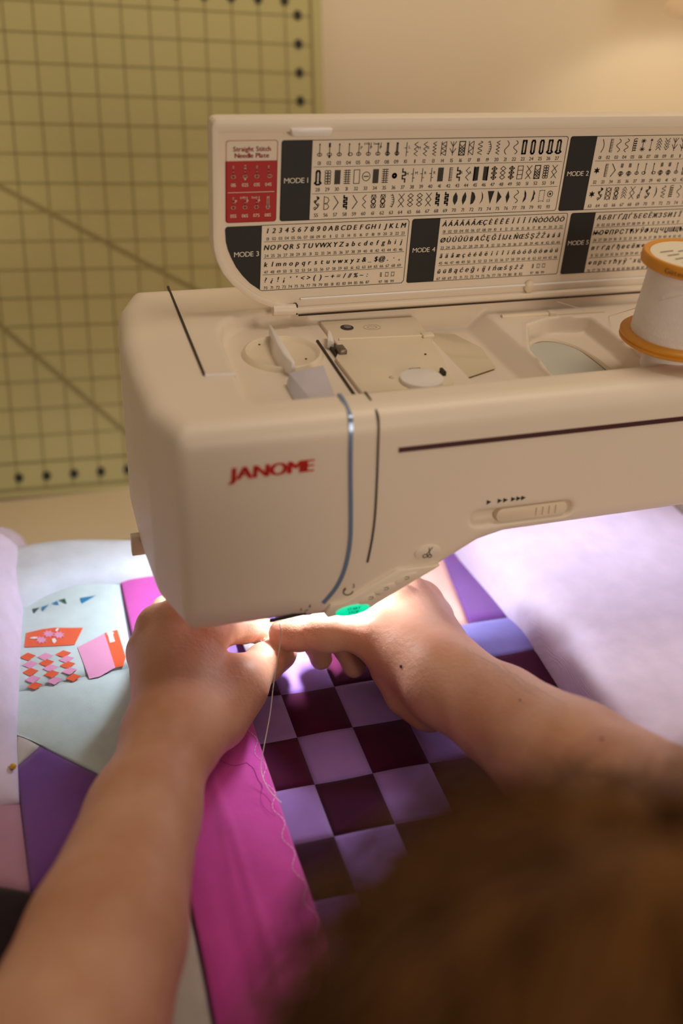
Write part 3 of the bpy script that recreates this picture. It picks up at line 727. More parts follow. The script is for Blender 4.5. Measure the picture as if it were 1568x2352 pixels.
        for s_ in (-1, 1):
            n = 30; L(*[(s_ * .32 * math.sin(3 * math.pi * i / n), .5 - i / n) for i in range(n + 1)])
        L((-.42, .5), (-.42, -.5)); L((.42, .5), (.42, -.5))
    elif kind == 'bars':
        for s_ in (-.15, 0, .15): L((s_, .5), (s_, .2)); L((s_, -.1), (s_, -.5))
        El(0, -.28, .4, .12)
    elif kind == 'box': 
        for k in range(6):
            L((-.35 + k * .14, .42), (-.30 + k * .14, .42)); L((-.35 + k * .14, -.42), (-.30 + k * .14, -.42)); L((-.38, .4 - k * .16), (-.38, .34 - k * .16)); L((.42, .4 - k * .16), (.42, .34 - k * .16))
    elif kind == 'ls': El(0, .12, .42, .24); pr.poly(ellipse(x, z + .12 * h, .17 * w, .1 * h, 12)); pr.text('LS', x - .35 * w, z - .5 * h, .0018)
    elif kind == 'dots':
        for i in range(2):
            for k in range(5): pr.poly(ellipse(x - .1 * w + i * .2 * w, z + .4 * h - k * .2 * h, t * .7, t * .7, 6))
    elif kind == 'dbox':
        for k in range(4): 
            for q in ((-.3 + k * .2, .4), (-.3 + k * .2, -.4), (-.3, -.4 + k * .267), (.3, -.4 + k * .267)): pr.poly(ellipse(x + q[0] * w, z + q[1] * h, t * .7, t * .7, 6))
    elif kind == 'angle': L((-.3, .5), (.35, 0), (-.3, -.5), tt=t * 1.3)
    elif kind == 'shell':
        L((-.3, .5), (-.3, -.5))
        for k in range(2): L((-.3, .45 - k * .5), (.2, .4 - k * .5), (.4, .2 - k * .5), (.2, 0 - k * .45), (-.3, -.05 - k * .45))
    elif kind == 'arc':
        n = 12; P = [(.3 * math.cos(math.pi * (i / n - .5)), .5 - i / n) for i in range(n + 1)]; L(*P)
        for i in range(1, n, 2): L(P[i], (P[i][0] - .3, P[i][1]))
    else: L((0, .5), (0, -.5))

prd = Print2D(); PAN = {k: (Print2D(), Print2D()) for k in ('card', 1, 2, 3, 4, 5)}      # (black, white) inks per panel
pk, pw = PAN['card']
thin = .00030
# red straight-stitch card
prd.poly(rrect(.1267, .3580, .1571, .3931, .0014, 0, 0, 1, 1)); prd.line(rrect(.1272, .3580, .1571, .4043, .0016), thin, True)
prd.text('Straight Stitch', .1422, .3984, .0026, 'b', 0, align='c', width=.0218); prd.text('Needle Plate', .1422, .3948, .0026, 'b', 0, align='c', width=.0200)
pw.line([(.1282, .3755), (.1556, .3755)], .0003)
for k, (kd, nm) in enumerate((('st', '01S'), ('std', '02S'), ('stt', '03S'), ('str', '04S'))):
    x = .1313 + k * .0069; sym(pw, kd, x, .3866, .0078, .0042, .00028); pw.text(nm, x, .3788, .0019, align='c')
for k, (kd, nm) in enumerate((('stP', '05S'), ('stqP', '06S'), ('stmP', '07S'), ('sth', '08S'))):
    x = .1313 + k * .0069; sym(pw, kd, x, .3690, .0078, .0042, .00028); pw.text(nm, x, .3610, .0019, align='c')
# mode blocks and boxes
def mode(name, x0, x1, z0, z1, bx, tx, tz, tw):
    pk, pw = PAN[int(name[-1])]; pk.poly(rrect(x0, z0, bx, z1, .0014, 1, 0, 0, 1)); pk.line(rrect(x0, z0, x1, z1, .0014), .00034, True)
    pw.text(name, tx, tz, .0030, 'r', 0, width=tw)
mode('MODE 1', .1596, .3444, .3579, .4040, .1779, .1614, .3800, .0147)
mode('MODE 2', .3464, .5300, .3576, .4039, .3650, .3480, .3797, .0156)
mode('MODE 4', .2449, .3540, .3148, .3558, .2636, .2468, .3346, .0155)
mode('MODE 5', .3566, .5300, .3145, .3556, .3748, .3579, .3343, .0157)
pk, pw = PAN[3]; pk.poly([(.1485, .3557), (.1278, .3557), (.1268, .3550), (.1264, .3540), (.1268, .3468), (.1280, .3420), (.1300, .3370), (.1330, .3310), (.1370, .3255), (.1417, .3204), (.1479, .3158)])
pk.line([(.1485, .3557), (.2415, .3559), (.2427, .3545), (.2427, .3165), (.2413, .3149), (.1495, .3152), (.1479, .3158)], .00034, True)
pw.text('MODE 3', .1318, .3373, .0030, 'r', 0, width=.0153)
for a, b, z in ((.1790, .3427, .3888), (.1788, .3426, .3733), (.3666, .53, .3887), (.3668, .53, .3731), (.1502, .2411, .3457), (.1500, .2411, .3354), (.1497, .2411, .3252),
                (.2660, .3526, .3457), (.2660, .3525, .3355), (.2660, .3526, .3250), (.3764, .53, .3454), (.3764, .53, .3352), (.3764, .53, .3247)):
    PAN[(1 if a < .2 else 2) if z > .36 else (3 if a < .2 else 4 if a < .3 else 5)][0].line([(a, z), (b, z)], .00022)
pk = PAN[1][0]
def row(n0, n1, x0, dx, zn, zs, kinds=None, hh=.0080, labels=None):
    for i, k in enumerate(range(n0, n1 + 1)):
        x = x0 + i * dx; pk.text((labels[i] if labels else '%02d' % k), x, zn - .0010, .0021, 'r', 0, align='c')
        if kinds: sym(pk, kinds[i], x, zs, hh)
k1 = ['st', 'std', 'stt', 'str', 'stP', 'stqP', 'stmP', 'sth', 'sth', 'teeL', 'zz33M', 'zz33R', 'zz43', 'zz34b', 'twig', 'mesh', 'zz24b', 'curl', 'arc', 'zz43', 'wave2', 'wave3', 'bh', 'bho', 'bho', 'bhk', 'bhko']
k2 = ['bhko', 'bubbles', 'hatch', 'lad', 'rect', 'btn', 'hatch', 'lad', 'dot', 'stepM', 'teeM', 'teeR', 'teeR', 'hatch', 'comb', 'stepR', 'zz23R', 'sawl', 'sawr', 'diax', 'dia', 'diax', 'grid', 'x2', 'mesh', 'bubbles', 'x2']
k3 = ['vine', 'shell', 'angle', 'steps', 'angle', 'zz23', 'knot', 'knot', 'arc', 'x2', 'dia', 'dia', 'x2', 'steps', 'steps', 'leafa', 'leafb', 'leafc', 'leafd', 'leafe', 'leaff', 'leafg', 'wave3', 'leafh', 'leafi', 'box', 'ls']
DX1 = (.3388 - .1824) / 26
row(1, 27, .1824, DX1, .3909, .3980, k1); row(28, 54, .1821, DX1, .3757, .3827, k2)
row(55, 81, .1819, DX1, .3605, .3677, k3, labels=['%02d' % k for k in range(55, 80)] + ['92', '93'])
m21 = ['wave1', 'comb', 'wave3', 'wave4', 'loops', 'star', 'stars', 'chev', 'chevd', 'twig', 'twig', 'star', 'leafd', 'vine', 'knot', 'braid', 'dia', 'loops', 'leafa', 'x2', 'chev', 'wave3', 'vine', 'leafg']
m22 = ['snow', 'comb', 'angle', 'bars', 'bars', 'st', 'stl', 'str', 'bars', 'bars', 'stt', 'knot', 'vine', 'star', 'x2', 'loops', 'leafb', 'twig', 'dia', 'chev', 'wave4', 'braid', 'leafh', 'stars']
m23 = ['snow', 'vine', 'braid', 'knot', 'chev', 'x2', 'sprig', 'vine', 'leafd', 'curl', 'loops', 'wave3', 'knot', 'braid', 'leafa', 'vine', 'star', 'sprig', 'twig', 'dia', 'chevd', 'leafi', 'wave4', 'snow']
pk = PAN[2][0]; row(1, 24, .3697, .00601, .3907, .3980, m21); row(32, 55, .3694, .00602, .3753, .3826, m22); row(63, 86, .3691, .00602, .3600, .3676, m23)
def chars(s_, n0, x0, dx, zc, zn, hh=.0030):
    for i, ch in enumerate(s_):
        if ch != ' ': pk.glyph(ch, x0 + i * dx - .2 * hh * .5, zc, hh, 'b', .2)
        if n0 is not None and ch != '\0': pk.text('%02d' % (n0 + i), x0 + i * dx, zn - .0009, .0018, 'r', 0, align='c')
pk = PAN[3][0]; D3 = (.2392 - .1523) / 22
chars('1234567890ABCDEFGHIJKLM', 1, .1523, D3, .3508, .3474); chars('NOPQRSTUVWXYZabcdefghij', 24, .1518, D3, .3406, .3370)
chars("klmnopqrstuvwxyz&_$@.·,", 47, .1517, D3, .3302, .3268); 
chars("?¿!¡‘’<>()−+=/", 70, .1516, D3 * .99, .3204, .3168)
for i, s_ in enumerate(('//', '%', '~', ':')):
    x = .1516 + D3 * .99 * (14 + i); pk.text(s_, x - .0006, .3204, .0028, 'b', .2, align='c', gap=-.1); pk.text('%02d' % (84 + i), x, .3159, .0018, 'r', 0, align='c')
pk = PAN[4][0]; D4 = (.3505 - .2672) / 21
chars('ÀÁÂÃÄÅÆÇÈÉÊËÌÍÎÏÑÒÓÔÕÖ', 1, .2672, D4, .3505, .3471); chars('ØÙÚÛÜßĄĆĘĞİĲŁŃŒŚŞŹŻàáâ', 23, .2671, D4, .3402, .3367)
chars('ãäåæçèéêëìíîïñòóôõöøùú', 45, .2672, D4, .3300, .3266); chars('ûüßąćęğıĳłńœśşźż', 67, .2669, D4, .3198, .3163)
for base, pk in ((.2268, PAN[3][0]), (.3346, PAN[4][0])):
    for i, kd in enumerate(('dots', 'dbox', 'dbox')):
        sym(pk, kd, base + i * .0040, .3212, .0030, .0032, .0004); pk.text(str(97 + i), base + i * .0040, .3156, .0018, 'r', 0, align='c')
pk = PAN[5][0]; D5 = (.4408 - .3783) / 16
chars('АБВГҐДЃЂЕЄЁЖЗЅИІЇ', 1, .3783, D5, .3505, .3470); chars('ЊОӨПРСТЋУЎФХЦЧЏШЩЪ', 26, .3782, D5, .3403, .3369)
chars('вгґдѓђеєёжөпрст', 51, .3781, D5, .3301, .3264); chars('өпрстћуўфхцчџ', 76, .3780, D5, .3198, .3158)
prd.build('needle_plate_card', m_red, lid, lmap(.00025)); PAN['card'][1].build('card_symbols', mat('ink_white', (235, 225, 210), 0.5), lid, lmap(.0005))
for k in range(1, 6):
    po = PAN[k][0].build('stitch_chart_panel', m_ink, lid, lmap(.00025)); tag(po, 'printed chart panel headed MODE %d' % k)
    PAN[k][1].build('mode_heading', MATS['ink_white'], po, lmap(.0005))

# ================================================================== THREAD SPOOL
sc_ = atZ(1550, 768, .3135); sc_[2] = .3085
sp = thing('thread_spool', 'large spool of white thread with yellow flanges on the machine top', 'spool', (sc_[0], sc_[1], .302))
m_yel = mat('spool_yellow', (222, 150, 42), 0.4, noise=0.05, nscale=60)
SH = .0470                                     # height between the flanges
MB().lathe([(.010, -.0115), (.010, 0), (.028, 0.0), (.0310, .0004), (.0326, .0014), (.0326, .0024), (.0317, .0032), (.0326, .0040), (.0326, .0052), (.0314, .0062), (.018, .0062)], sc_, 72).build('lower_flange', m_yel, sp, True)
MB().lathe([(.018, SH), (.0283, SH), (.0298, SH + .0010), (.0298, SH + .0060), (.0288, SH + .0072), (.0262, SH + .0068), (.0257, SH + .0060), (.005, SH + .0060)], sc_, 72).build('upper_flange', m_yel, sp, True)
rng = random.Random(4)
pf = [(.0265, .0060)] + [(.0267 - .0027 * (i / 60) + (.00012 if i % 2 else 0) + rng.uniform(-.00008, .00008), .0064 + (SH - .0062) * i / 60) for i in range(61)] + [(.018, SH + .0004)]
MB().lathe(pf, sc_, 72).build('wound_thread', mat('thread_white', (238, 230, 226), 0.7, noise=0.06, nscale=120, bump=0.4, bscale=900, sheen=0.3), sp, True)
lb = MB().lathe([(.0255, SH + .0059), (.0255, SH + .0064), (.002, SH + .0064)], sc_, 48).build('paper_label', mat('label_paper', (236, 226, 204), 0.7), sp)
pr = Print2D()
for r in range(4):
    for q in range(3): pr.line([(-.018 + q * .012 + r * .001, .008 - r * .006), (-.009 + q * .012 - .001 * q, .0095 - r * .006)], .0011)
pr.build('label_print', mat('ink_label', (150, 140, 125), 0.7), lb, lambda u, v: np.array([sc_[0] + u, sc_[1] + v, sc_[2] + SH + .0067]))
pr = Print2D(); pr.text('Gütermann', 0, 0, .0030, 'b', 0, gap=.2)
pr.build('flange_lettering', mat('ink_amber', (150, 92, 22), 0.5), sp, lambda u, v: np.array([sc_[0] + .02995 * math.cos(3.55 + u / .030), sc_[1] + .02995 * math.sin(3.55 + u / .030), sc_[2] + SH + .0020 + v]))
e0 = atY(1268 + 660 / 5.2267, 500 + 1190 / 5.2267, .556)
MB().tube([(e0[0] - .035, .567, .2975), tuple(e0), tuple(atY(1480, 701, sc_[1] + .004)), tuple(atY(1568, 676, sc_[1] - .0272)), tuple(atY(1600, 668, sc_[1] - .0265))], .00024, 6).build('thread_end', MATS['thread_white'], sp, True)
MB().lathe([(.0165, .2925), (.0165, .3030), (.0145, .3050), (.004, .3050), (.004, .350)], (sc_[0], sc_[1], 0), 32).build('spool_pin', m_pl3, mac, True)

# ================================================================== QUILT
BZ = .083
def H(x, y):
    x = np.asarray(x, float); y = np.asarray(y, float)
    z = .0825 + .0010 * np.sin(31 * x + 12 * y) * np.cos(27 * y - 9 * x) + .0005 * np.sin(90 * x) * np.sin(75 * y + 1)
    t = np.clip((.300 - y) / .1, 0, None); z = z - .05 * t * t
    t = np.clip((y - .64) / .06, 0, 1); t = t * t * (3 - 2 * t); z = z - .052 * t
    t = np.clip((-.05 - x) / .10, 0, 1); z = z - .05 * t * t
    return z
quilt = thing('patchwork_quilt', 'purple and pink patchwork quilt spread under the needle', 'quilt', (0.14, 0.45, TZ))
def seg_d(P, poly):
    d = np.full(len(P), 1e9)
    for i in range(len(poly)):
        a = np.array(poly[i]); b = np.array(poly[(i + 1) % len(poly)]); e = b - a; l2 = e @ e
        if l2 < 1e-12: continue
        t = np.clip(((P - a) @ e) / l2, 0, 1); d = np.minimum(d, np.hypot(*(P - a - t[:, None] * e).T))
    return d
def patch(corners, m, name='patch', lift=0.0, n=12, puff=.0014, ny=None, wrinkle=0.0, parent=None):
    """a cloth piece between four corners, following the quilt and puffed between its seams"""
    A, B, C, D_ = [np.array(c, float) for c in corners]; ny = ny or n
    U = np.linspace(0, 1, n + 1); Vv = np.linspace(0, 1, ny + 1)
    U = U + 0.06 * np.sin(2 * np.pi * U) / (2 * np.pi) * -1
    g = np.array([(A * (1 - u) + B * u) * (1 - v) + (D_ * (1 - u) + C * u) * v for v in Vv for u in U])
    d = seg_d(g, [A, B, C, D_])
    z = H(g[:, 0], g[:, 1]) + lift + puff * (1 - np.exp(-d / .0035)) - .0004
    if wrinkle:
        for xc, sl_, am, wd_, y0_, y1_ in ((.083, -.030, .0016, .0030, .22, .43), (.068, -.020, -.0012, .0045, .16, .36), (.098, .015, .0012, .0035, .15, .33), (.076, .05, .0010, .0025, .30, .44)):
            q_ = (g[:, 0] - xc - sl_ * (g[:, 1] - .33)) / wd_; z = z + am * np.exp(-q_ * q_) * np.clip((g[:, 1] - y0_) / .04, 0, 1) * np.clip((y1_ - g[:, 1]) / .05, 0, 1)
        z = z + wrinkle * (np.sin(140 * g[:, 0] + 60 * g[:, 1]) * np.sin(33 * g[:, 1] + 20 * g[:, 0]) * .6 + np.sin(55 * g[:, 0] - 25 * g[:, 1]) * .5) * np.clip(d / .006, 0, 1)
    nv = len(g); V = np.vstack([np.c_[g, z], np.c_[g, z - .0022]]); F = []
    w = n + 1
    area = np.cross(B - A, D_ - A)
    for j in range(ny):
        for i in range(n):
            q = (j * w + i, j * w + i + 1, (j + 1) * w + i + 1, (j + 1) * w + i); F.append(q if area > 0 else q[::-1])
    bd = [i for i in range(n)] + [j * w + n for j in range(ny)] + [ny * w + i for i in range(n, 0, -1)] + [j * w for j in range(ny, 0, -1)]
    for a, b in zip(bd, bd[1:] + bd[:1]): F.append((a, a + nv, b + nv, b) if area > 0 else (b, b + nv, a + nv, a))
    return mesh(name, V, F, m, parent or quilt, True)
# batting / backing slab under everything
gx = np.linspace(-.16, .508, 68); gy = np.linspace(.06, .74, 69)
V = [(x, y, float(H(x, y)) - .0024) for y in gy for x in gx] + [(x, y, float(H(x, y)) - .0044) for y in gy for x in gx]; F = []; w = len(gx); nn = w * len(gy)
for j in range(len(gy) - 1):
    for i in range(w - 1): a = j * w + i; F += [(a, a + 1, a + w + 1, a + w), (nn + a, nn + a + w, nn + a + w + 1, nn + a + 1)]
for i in range(w - 1): a = (len(gy) - 1) * w + i; F += [(i + 1, i, nn + i, nn + i + 1), (a, a + 1, nn + a + 1, nn + a)]
for j in range(len(gy) - 1): a = j * w; b = a + w - 1; F += [(a, a + w, nn + a + w, nn + a), (b + w, b, nn + b, nn + b + w)]
mesh('batting', V, F, fabric('batting', (150, 120, 150)), quilt)
f_lt = [fabric('mauve%d' % i, c) for i, c in enumerate(((148, 110, 186), (140, 102, 178), (152, 116, 184)))]
f_dk = [fabric('plum%d' % i, c, sheen=.05) for i, c in enumerate(((68, 6, 44), (56, 5, 38), (46, 4, 30)))]
f_vio = fabric('violet', (120, 70, 152)); f_lav = fabric('lavender', (140, 132, 212)); f_peach = fabric('peach', (242, 186, 172)); f_mag = fabric('magenta', (214, 78, 178), noise=.1, bump=.8, bscale=55)
f_mint = fabric('pale_mint', (214, 230, 230)); f_cream = fabric('pale_grey', (205, 196, 190)); f_pink = fabric('backing_pink', (232, 216, 242), bump=.7, bscale=38); f_white = fabric('white', (226, 230, 238), bump=.7, bscale=45)
rng = random.Random(7)
CO = np.array([.1381, .4624]); CU = np.array([.0360, -.0014]); CV = np.array([-.0003, -.0388])
for i in range(-1, 4):
    for j in range(-3, 7):
        c = [CO + CU * a + CV * b for a, b in ((i, j + 1), (i + 1, j + 1), (i + 1, j), (i, j))]
        m = (f_lt if (i + j) % 2 else f_dk)[rng.randrange(3)]
        if (i, j) in ((-1, 4),): m = f_vio
        patch(c, m, 'patch', n=10)
# block on the right, partly under the folded backing
patch([(.2825, .4640), (.3300, .4620), (.3300, .4995), (.2825, .4996)], f_lav); patch([(.2820, .4250), (.3300, .4230), (.3300, .4615), (.2822, .4635)], f_dk[0])
patch([(.2350, .5000), (.2885, .4998), (.3045, .5900), (.2350, .5900)], f_peach); patch([(.2890, .4998), (.3300, .4998), (.3400, .6000), (.3055, .6000)], f_vio)
patch([(.2810, .3860), (.3300, .3850), (.3300, .4225), (.2815, .4245)], f_lt[0]); patch([(.2805, .2200), (.3900, .2200), (.3900, .3840), (.2810, .3855)], f_dk[2], n=16)
# left blocks
patch([(-.0900, .5040), (.0500, .5120), (.0515, .3890), (-.0265, .4715)], f_mint, n=18); patch([(-.0268, .4708), (-.0145, .4570), (-.0285, .4440), (-.0300, .4500)], f_cream, n=6)
patch([(-.0285, .4435), (-.0142, .4566), (.0512, .3880), (-.0258, .3541)], f_vio, n=18); patch([(.0512, .3875), (.0505, .3335), (.0010, .3415), (-.0252, .3535)], f_vio, n=10)
patch([(-.1200, .4900), (-.0290, .4430), (-.0262, .3545), (-.1200, .4000)], fabric('dusty_mauve', (190, 140, 168)), n=12); patch([(-.1200, .3990), (-.0265, .3535), (.0010, .3400), (-.0300, .2100)], fabric('black_plum', (30, 8, 16)), n=12)
patch([(.0010, .3410), (.0505, .3330), (.0490, .1400), (-.0250, .1400)], f_cream, n=14)
house = patch([(-.0700, .5050), (.0500, .5130), (.0540, .6190), (-.0700, .6130)], f_mint, 'printed_patch', n=16); tag(house, 'pale patch printed with orange and pink motifs')
strip_m = patch([(.0510, .1500), (.1125, .1500), (.1150, .6200), (.0545, .6200)], f_mag, 'magenta_strip', lift=.0016, n=40, ny=110, wrinkle=.0009); tag(strip_m, 'magenta strip stitched along its edge')
for k in range(3):      # soft creases pressed into the strip
    x0 = .072 + k * .010; P = [(x0 + .010 * (i / 20) * (k - 1) * .4 + .004 * math.sin(i * .5 + k), .17 + .24 * i / 20) for i in range(21)]
# flat print on the pale patch
def B(px, py, z=.0836): return tuple(atZ(px, py, z)[:2])
def surf(x, y, lift=.0004): return np.array([x, y, float(H(x, y)) + .0014 - .0004 + lift])
zz7 = lambda x, y: (x / 3.36, 1100 + y / 3.36)
def printed(name, polys, m, lift=.0005, parent=house):
    bm = bmesh.new()
    for P in polys:
        vs = [bm.verts.new((*B(*zz7(*q)), 0)) for q in P]
        try: bm.faces.new(vs)
        except ValueError: pass
    bmesh.ops.triangulate(bm, faces=bm.faces); bmesh.ops.subdivide_edges(bm, edges=bm.edges, cuts=2, use_grid_fill=True)
    for v in bm.verts: v.co.z = float(H(v.co.x, v.co.y)) + .0010 + lift
    bmesh.ops.recalc_face_normals(bm, faces=bm.faces)
    for f in bm.faces:
        if f.normal.z < 0: f.normal_flip()
    me = bpy.data.meshes.new(name); bm.to_mesh(me); bm.free(); me.materials.append(m)
    o = bpy.data.objects.new(name, me); COL.objects.link(o); attach(o, parent); return o
m_or = fabric('print_orange', (240, 98, 52), noise=.03); m_pk = fabric('print_pink', (238, 160, 200), noise=.03)
def dm(cx, cy, w=62, h=30): return [(cx - w, cy + 6), (cx, cy - h), (cx + w, cy - 10), (cx + 4, cy + h)]
printed('orange_print', [[(190, 1308), (204, 1195), (330, 1160), (420, 1145), (640, 1142), (575, 1277), (400, 1292)], [(805, 1190), (905, 1168), (970, 1380), (950, 1452), (890, 1462)]]
        + [dm(*c) for c in ((488, 1352), (358, 1422), (522, 1440), (236, 1490), (398, 1508), (566, 1540), (268, 1595), (215, 1378))], m_or)
printed('pink_print', [[(598, 1298), (805, 1192), (890, 1462), (770, 1535), (690, 1552)]] + [dm(*c) for c in ((350, 1375), (512, 1395), (232, 1436), (388, 1462), (536, 1488), (252, 1545), (420, 1560))], m_pk)
fl = []
for cx, cy in ((320, 1250), (375, 1200), (455, 1205)):
    fl.append([(cx + (38 if i % 2 else 22) * math.cos(i * math.pi / 8) * 1.25, cy + (38 if i % 2 else 22) * math.sin(i * math.pi / 8) * .8) for i in range(16)])
printed('flower_print', fl, m_pk, .0009)
wp = [[(228, 1240), (262, 1228), (298, 1230), (270, 1245)], [(425, 1172), (440, 1155), (458, 1152), (440, 1178)], [(402, 1238), (425, 1232), (438, 1255), (420, 1275), (405, 1262)],
      [(822, 1200), (838, 1182), (862, 1182), (880, 1195), (872, 1208), (888, 1262), (848, 1272), (834, 1215)]]
for q_ in wp: printed('white_print', [q_], fabric('print_white', (240, 240, 240)), .0010)
printed('blue_flag_print', [[(615, 918), (742, 895), (630, 962)], [(318, 988), (378, 966), (330, 1018)], [(392, 962), (440, 940), (455, 972)]], fabric('print_blue', (0, 128, 178)), .0006)
printed('green_flag_print', [[(248, 1000), (305, 990), (262, 1036)], [(450, 935), (500, 922), (516, 966)]], fabric('print_green', (28, 82, 66)), .0006)

# puffy folds: white batting edge at the back, folded backing on the right, rolled edge on the left
def puffy(name, m, x0, x1, y0, y1, fn, nx=60, ny=60, zb=None):
    xs = np.linspace(0, 1, nx + 1); ys = np.linspace(0, 1, ny + 1); V = []; F = []; w = nx + 1
    for b in ys:
        for a in xs: V.append(fn(a, b))
    nv = len(V)
    for v in list(V): V.append((v[0], v[1], min(v[2] - .002, zb(v[0], v[1]))))
    for j in range(ny):
        for i in range(nx):
            q = j * w + i; F += [(q, q + 1, q + w + 1, q + w), (nv + q, nv + q + w, nv + q + w + 1, nv + q + 1)]
    bd = [i for i in range(nx)] + [j * w + nx for j in range(ny)] + [ny * w + i for i in range(nx, 0, -1)] + [j * w for j in range(ny, 0, -1)]
    for a, b in zip(bd, bd[1:] + bd[:1]): F.append((a, a + nv, b + nv, b))
    return mesh(name, V, F, m, quilt, True)
def wn(x, y, s=0): return math.sin(23 * x + 11 * y + s) * math.cos(19 * y - 14 * x + 2 * s) + .6 * math.sin(47 * x - 31 * y + 3 * s) + .35 * math.sin(80 * y + 60 * x + s)
def roll_r(a, b):
    y = .16 + (.655 - .16) * b; xl = np.interp(y, [.16, .40, .43, .48, .5026, .54, .574, .66], [.318, .3215, .3205, .3228, .3194, .3165, .3140, .311]); x = xl + (.508 - xl) * a
    e = min(a * (.508 - xl), (1 - a) * (.508 - xl) * 1.6, (1 - b) * .4, b * .4)
    r = .030; p = math.sqrt(max(0, 1 - (1 - min(e / r, 1)) ** 2))
    hgt = (.030 + .010 * math.sin(a * 3.1)) * p + .0022 * wn(x, y) * min(e / .02, 1) - .006 * math.exp(-((x - .335) ** 2 + (y - .44) ** 2) / .0001)
    return (x - .008 * math.sin(min(e / r, 1) * math.pi) * (a < .5), y, float(H(x, y)) + .001 + hgt)
tag(puffy('folded_backing', f_pink, 0, 0, 0, 0, roll_r, 70, 80, lambda x, y: float(H(x, y)) + .0005), 'pale lavender backing folded over on the right')
def roll_l(a, b):
    y = .415 + (.735 - .415) * b; xr = np.interp(y, [.30, .36, .40, .4635, .5175, .589, .70, .735], [-.034, -.031, -.0285, -.0270, -.0225, -.0160, -.0080, -.0080]); x = -.14 + (xr + .14) * a
    e = min((1 - a) * (xr + .14), b * .4, (1 - b) * .5); r = .045; p = math.sqrt(max(0, 1 - (1 - min(e / r, 1)) ** 2))
    hh_ = .006 + .036 * min(1, max(0, (y - .415) / .13))
    return (x, y, max(float(H(x, y)), .03) + .001 + hh_ * p + .0018 * wn(x, y, 2) * min(e / .02, 1))
tag(puffy('rolled_backing', f_pink, 0, 0, 0, 0, roll_l, 50, 80, lambda x, y: max(float(H(x, y)), .03) + .0005), 'pale pink rolled edge on the left')
def batt(a, b):
    x = -.10 + .32 * a; yf = .0015 * math.sin(80 * x) + np.interp(x, [-.1, -.012, .0, .022, .055, .2], [.588, .593, .599, .605, .607, .607]); y = yf + (.690 - yf) * b
    e = min(b * .09, (1 - b) * .09, a * .3, (1 - a) * .3); p = math.sqrt(max(0, 1 - (1 - min(e / .022, 1)) ** 2))
    base = float(H(x, y)); return (x, y + .004 * math.sin(40 * x + 1), base + .0012 + .013 * p + .0016 * wn(x, y, 5) * min(e / .02, 1))
tag(puffy('white_batting_edge', f_white, 0, 0, 0, 0, batt, 70, 40, lambda x, y: float(H(x, y)) + .0005), 'white batting edge behind the printed patch')

# stitching along the magenta strip
sb_ = MB()
P = []
for i in range(900):
    y = .20 + .30 * i / 899; xe = .1125 + (y - .15) * .0025 / .458; ph = ((y - .2) / .0215) % 1.0
    x = xe - .0052 + .0040 * (.5 - .5 * math.cos(2 * math.pi * ph)); P.append(np.array([x, y, float(H(x, y)) + .0016 + .0014 - .0004 + .0004]))
acc = 0; cur = [P[0]]; seg_on = True
for a, b in zip(P[:-1], P[1:]):
    acc += np.linalg.norm(b - a); cur.append(b)
    if acc > (.0020 if seg_on else .0006):
        if seg_on: sb_.tube([cur[0], cur[len(cur) // 2] + np.array([0, 0, .00015]), cur[-1]], .00017, 5)
        seg_on = not seg_on; acc = 0; cur = [b]
tag(sb_.build('stitching', mat('thread_pale', (226, 214, 230), 0.7), quilt, True), 'pale scalloped row of stitches', None, None, 'stuff')

# loose thread, pin, stray thread
e_ = [(641, 1432, .178), (645, 1462, .160), (636, 1520, .142), (627, 1580, .125), (620, 1640, .112), (606, 1715, .100), (599, 1765, .092), (612, 1805, .0875), (634, 1833, .0868), (646, 1843, .0866)]
tag(MB().tube(smooth_path([atZ(*q) for q in e_], 8), .00024, 6).build('sewing_thread', MATS['thread_white'], None, True), 'white sewing thread tail hanging from the needle head', 'thread')
e_ = [(500, 1738), (515, 1748), (540, 1754), (565, 1748), (572, 1752), (583, 1762), (592, 1785), (602, 1800), (598, 1830), (612, 1855), (633, 1870)]
tag(MB().tube(smooth_path([np.array([*atZ(x, y, .0868)[:2], float(H(*atZ(x, y, .0868)[:2])) + .0034]) for x, y in e_], 6), .00011, 5).build('stray_thread', mat('thread_dark', (110, 20, 80), 0.8), None, True), 'thin dark stray thread lying on the magenta strip', 'thread')
pn = thing('quilting_pin', 'tiny yellow-headed pin stuck in the left quilt edge', 'pin', tuple(atZ(30, 1760, .0875)))
p0 = atZ(30, 1760, .0885); MB().lathe([(.0003, -.0019), (.0015, -.0012), (.0020, 0), (.0015, .0012), (.0003, .0019)], p0, 14).build('pin_head', mat('pin_yellow', (220, 170, 40), 0.3), pn, True)
MB().tube([p0, p0 + np.array([-.018, .006, -.004])], .0003, 6).build('pin_shaft', m_met, pn, True)

# ================================================================== PERSON
per = thing('person', 'person seen from behind, bare forearms guiding cloth under the needle', 'person', (0.11, -0.1, -0.30))
def P3(x, y, z): return atZ(x, y, z)
def graded(lo, hi, f0, f1, fine, coarse):
    a = np.arange(f0, f1, fine); b = np.arange(f0 - coarse, lo, -coarse)[::-1]; c = np.arange(f1, hi, coarse); return np.concatenate([b, a, c])
BF = Field(graded(-.17, .43, .035, .262, .0014, .0042), graded(-.26, .545, .375, .540, .0014, .0045), graded(-.32, .43, .080, .170, .0014, .0045))
def put(prims, k, base=None):
    """prims: list of (a, b, ra, rb); returns nothing, blends them together then unions into the field"""
    allp = np.array([q for a, b, ra, rb in prims for q in (np.asarray(a) - max(ra, rb), np.asarray(a) + max(ra, rb), np.asarray(b) - max(ra, rb), np.asarray(b) + max(ra, rb))])
    lo = allp.min(0) - .02; hi = allp.max(0) + .02
    sl, X, Y, Z = BF.block(lo, hi); d = None
    for a, b, ra, rb in prims:
        e = cone(X, Y, Z, a, b, ra, rb).astype(np.float32); d = e if d is None else smin(d, e, k)
    return sl, d
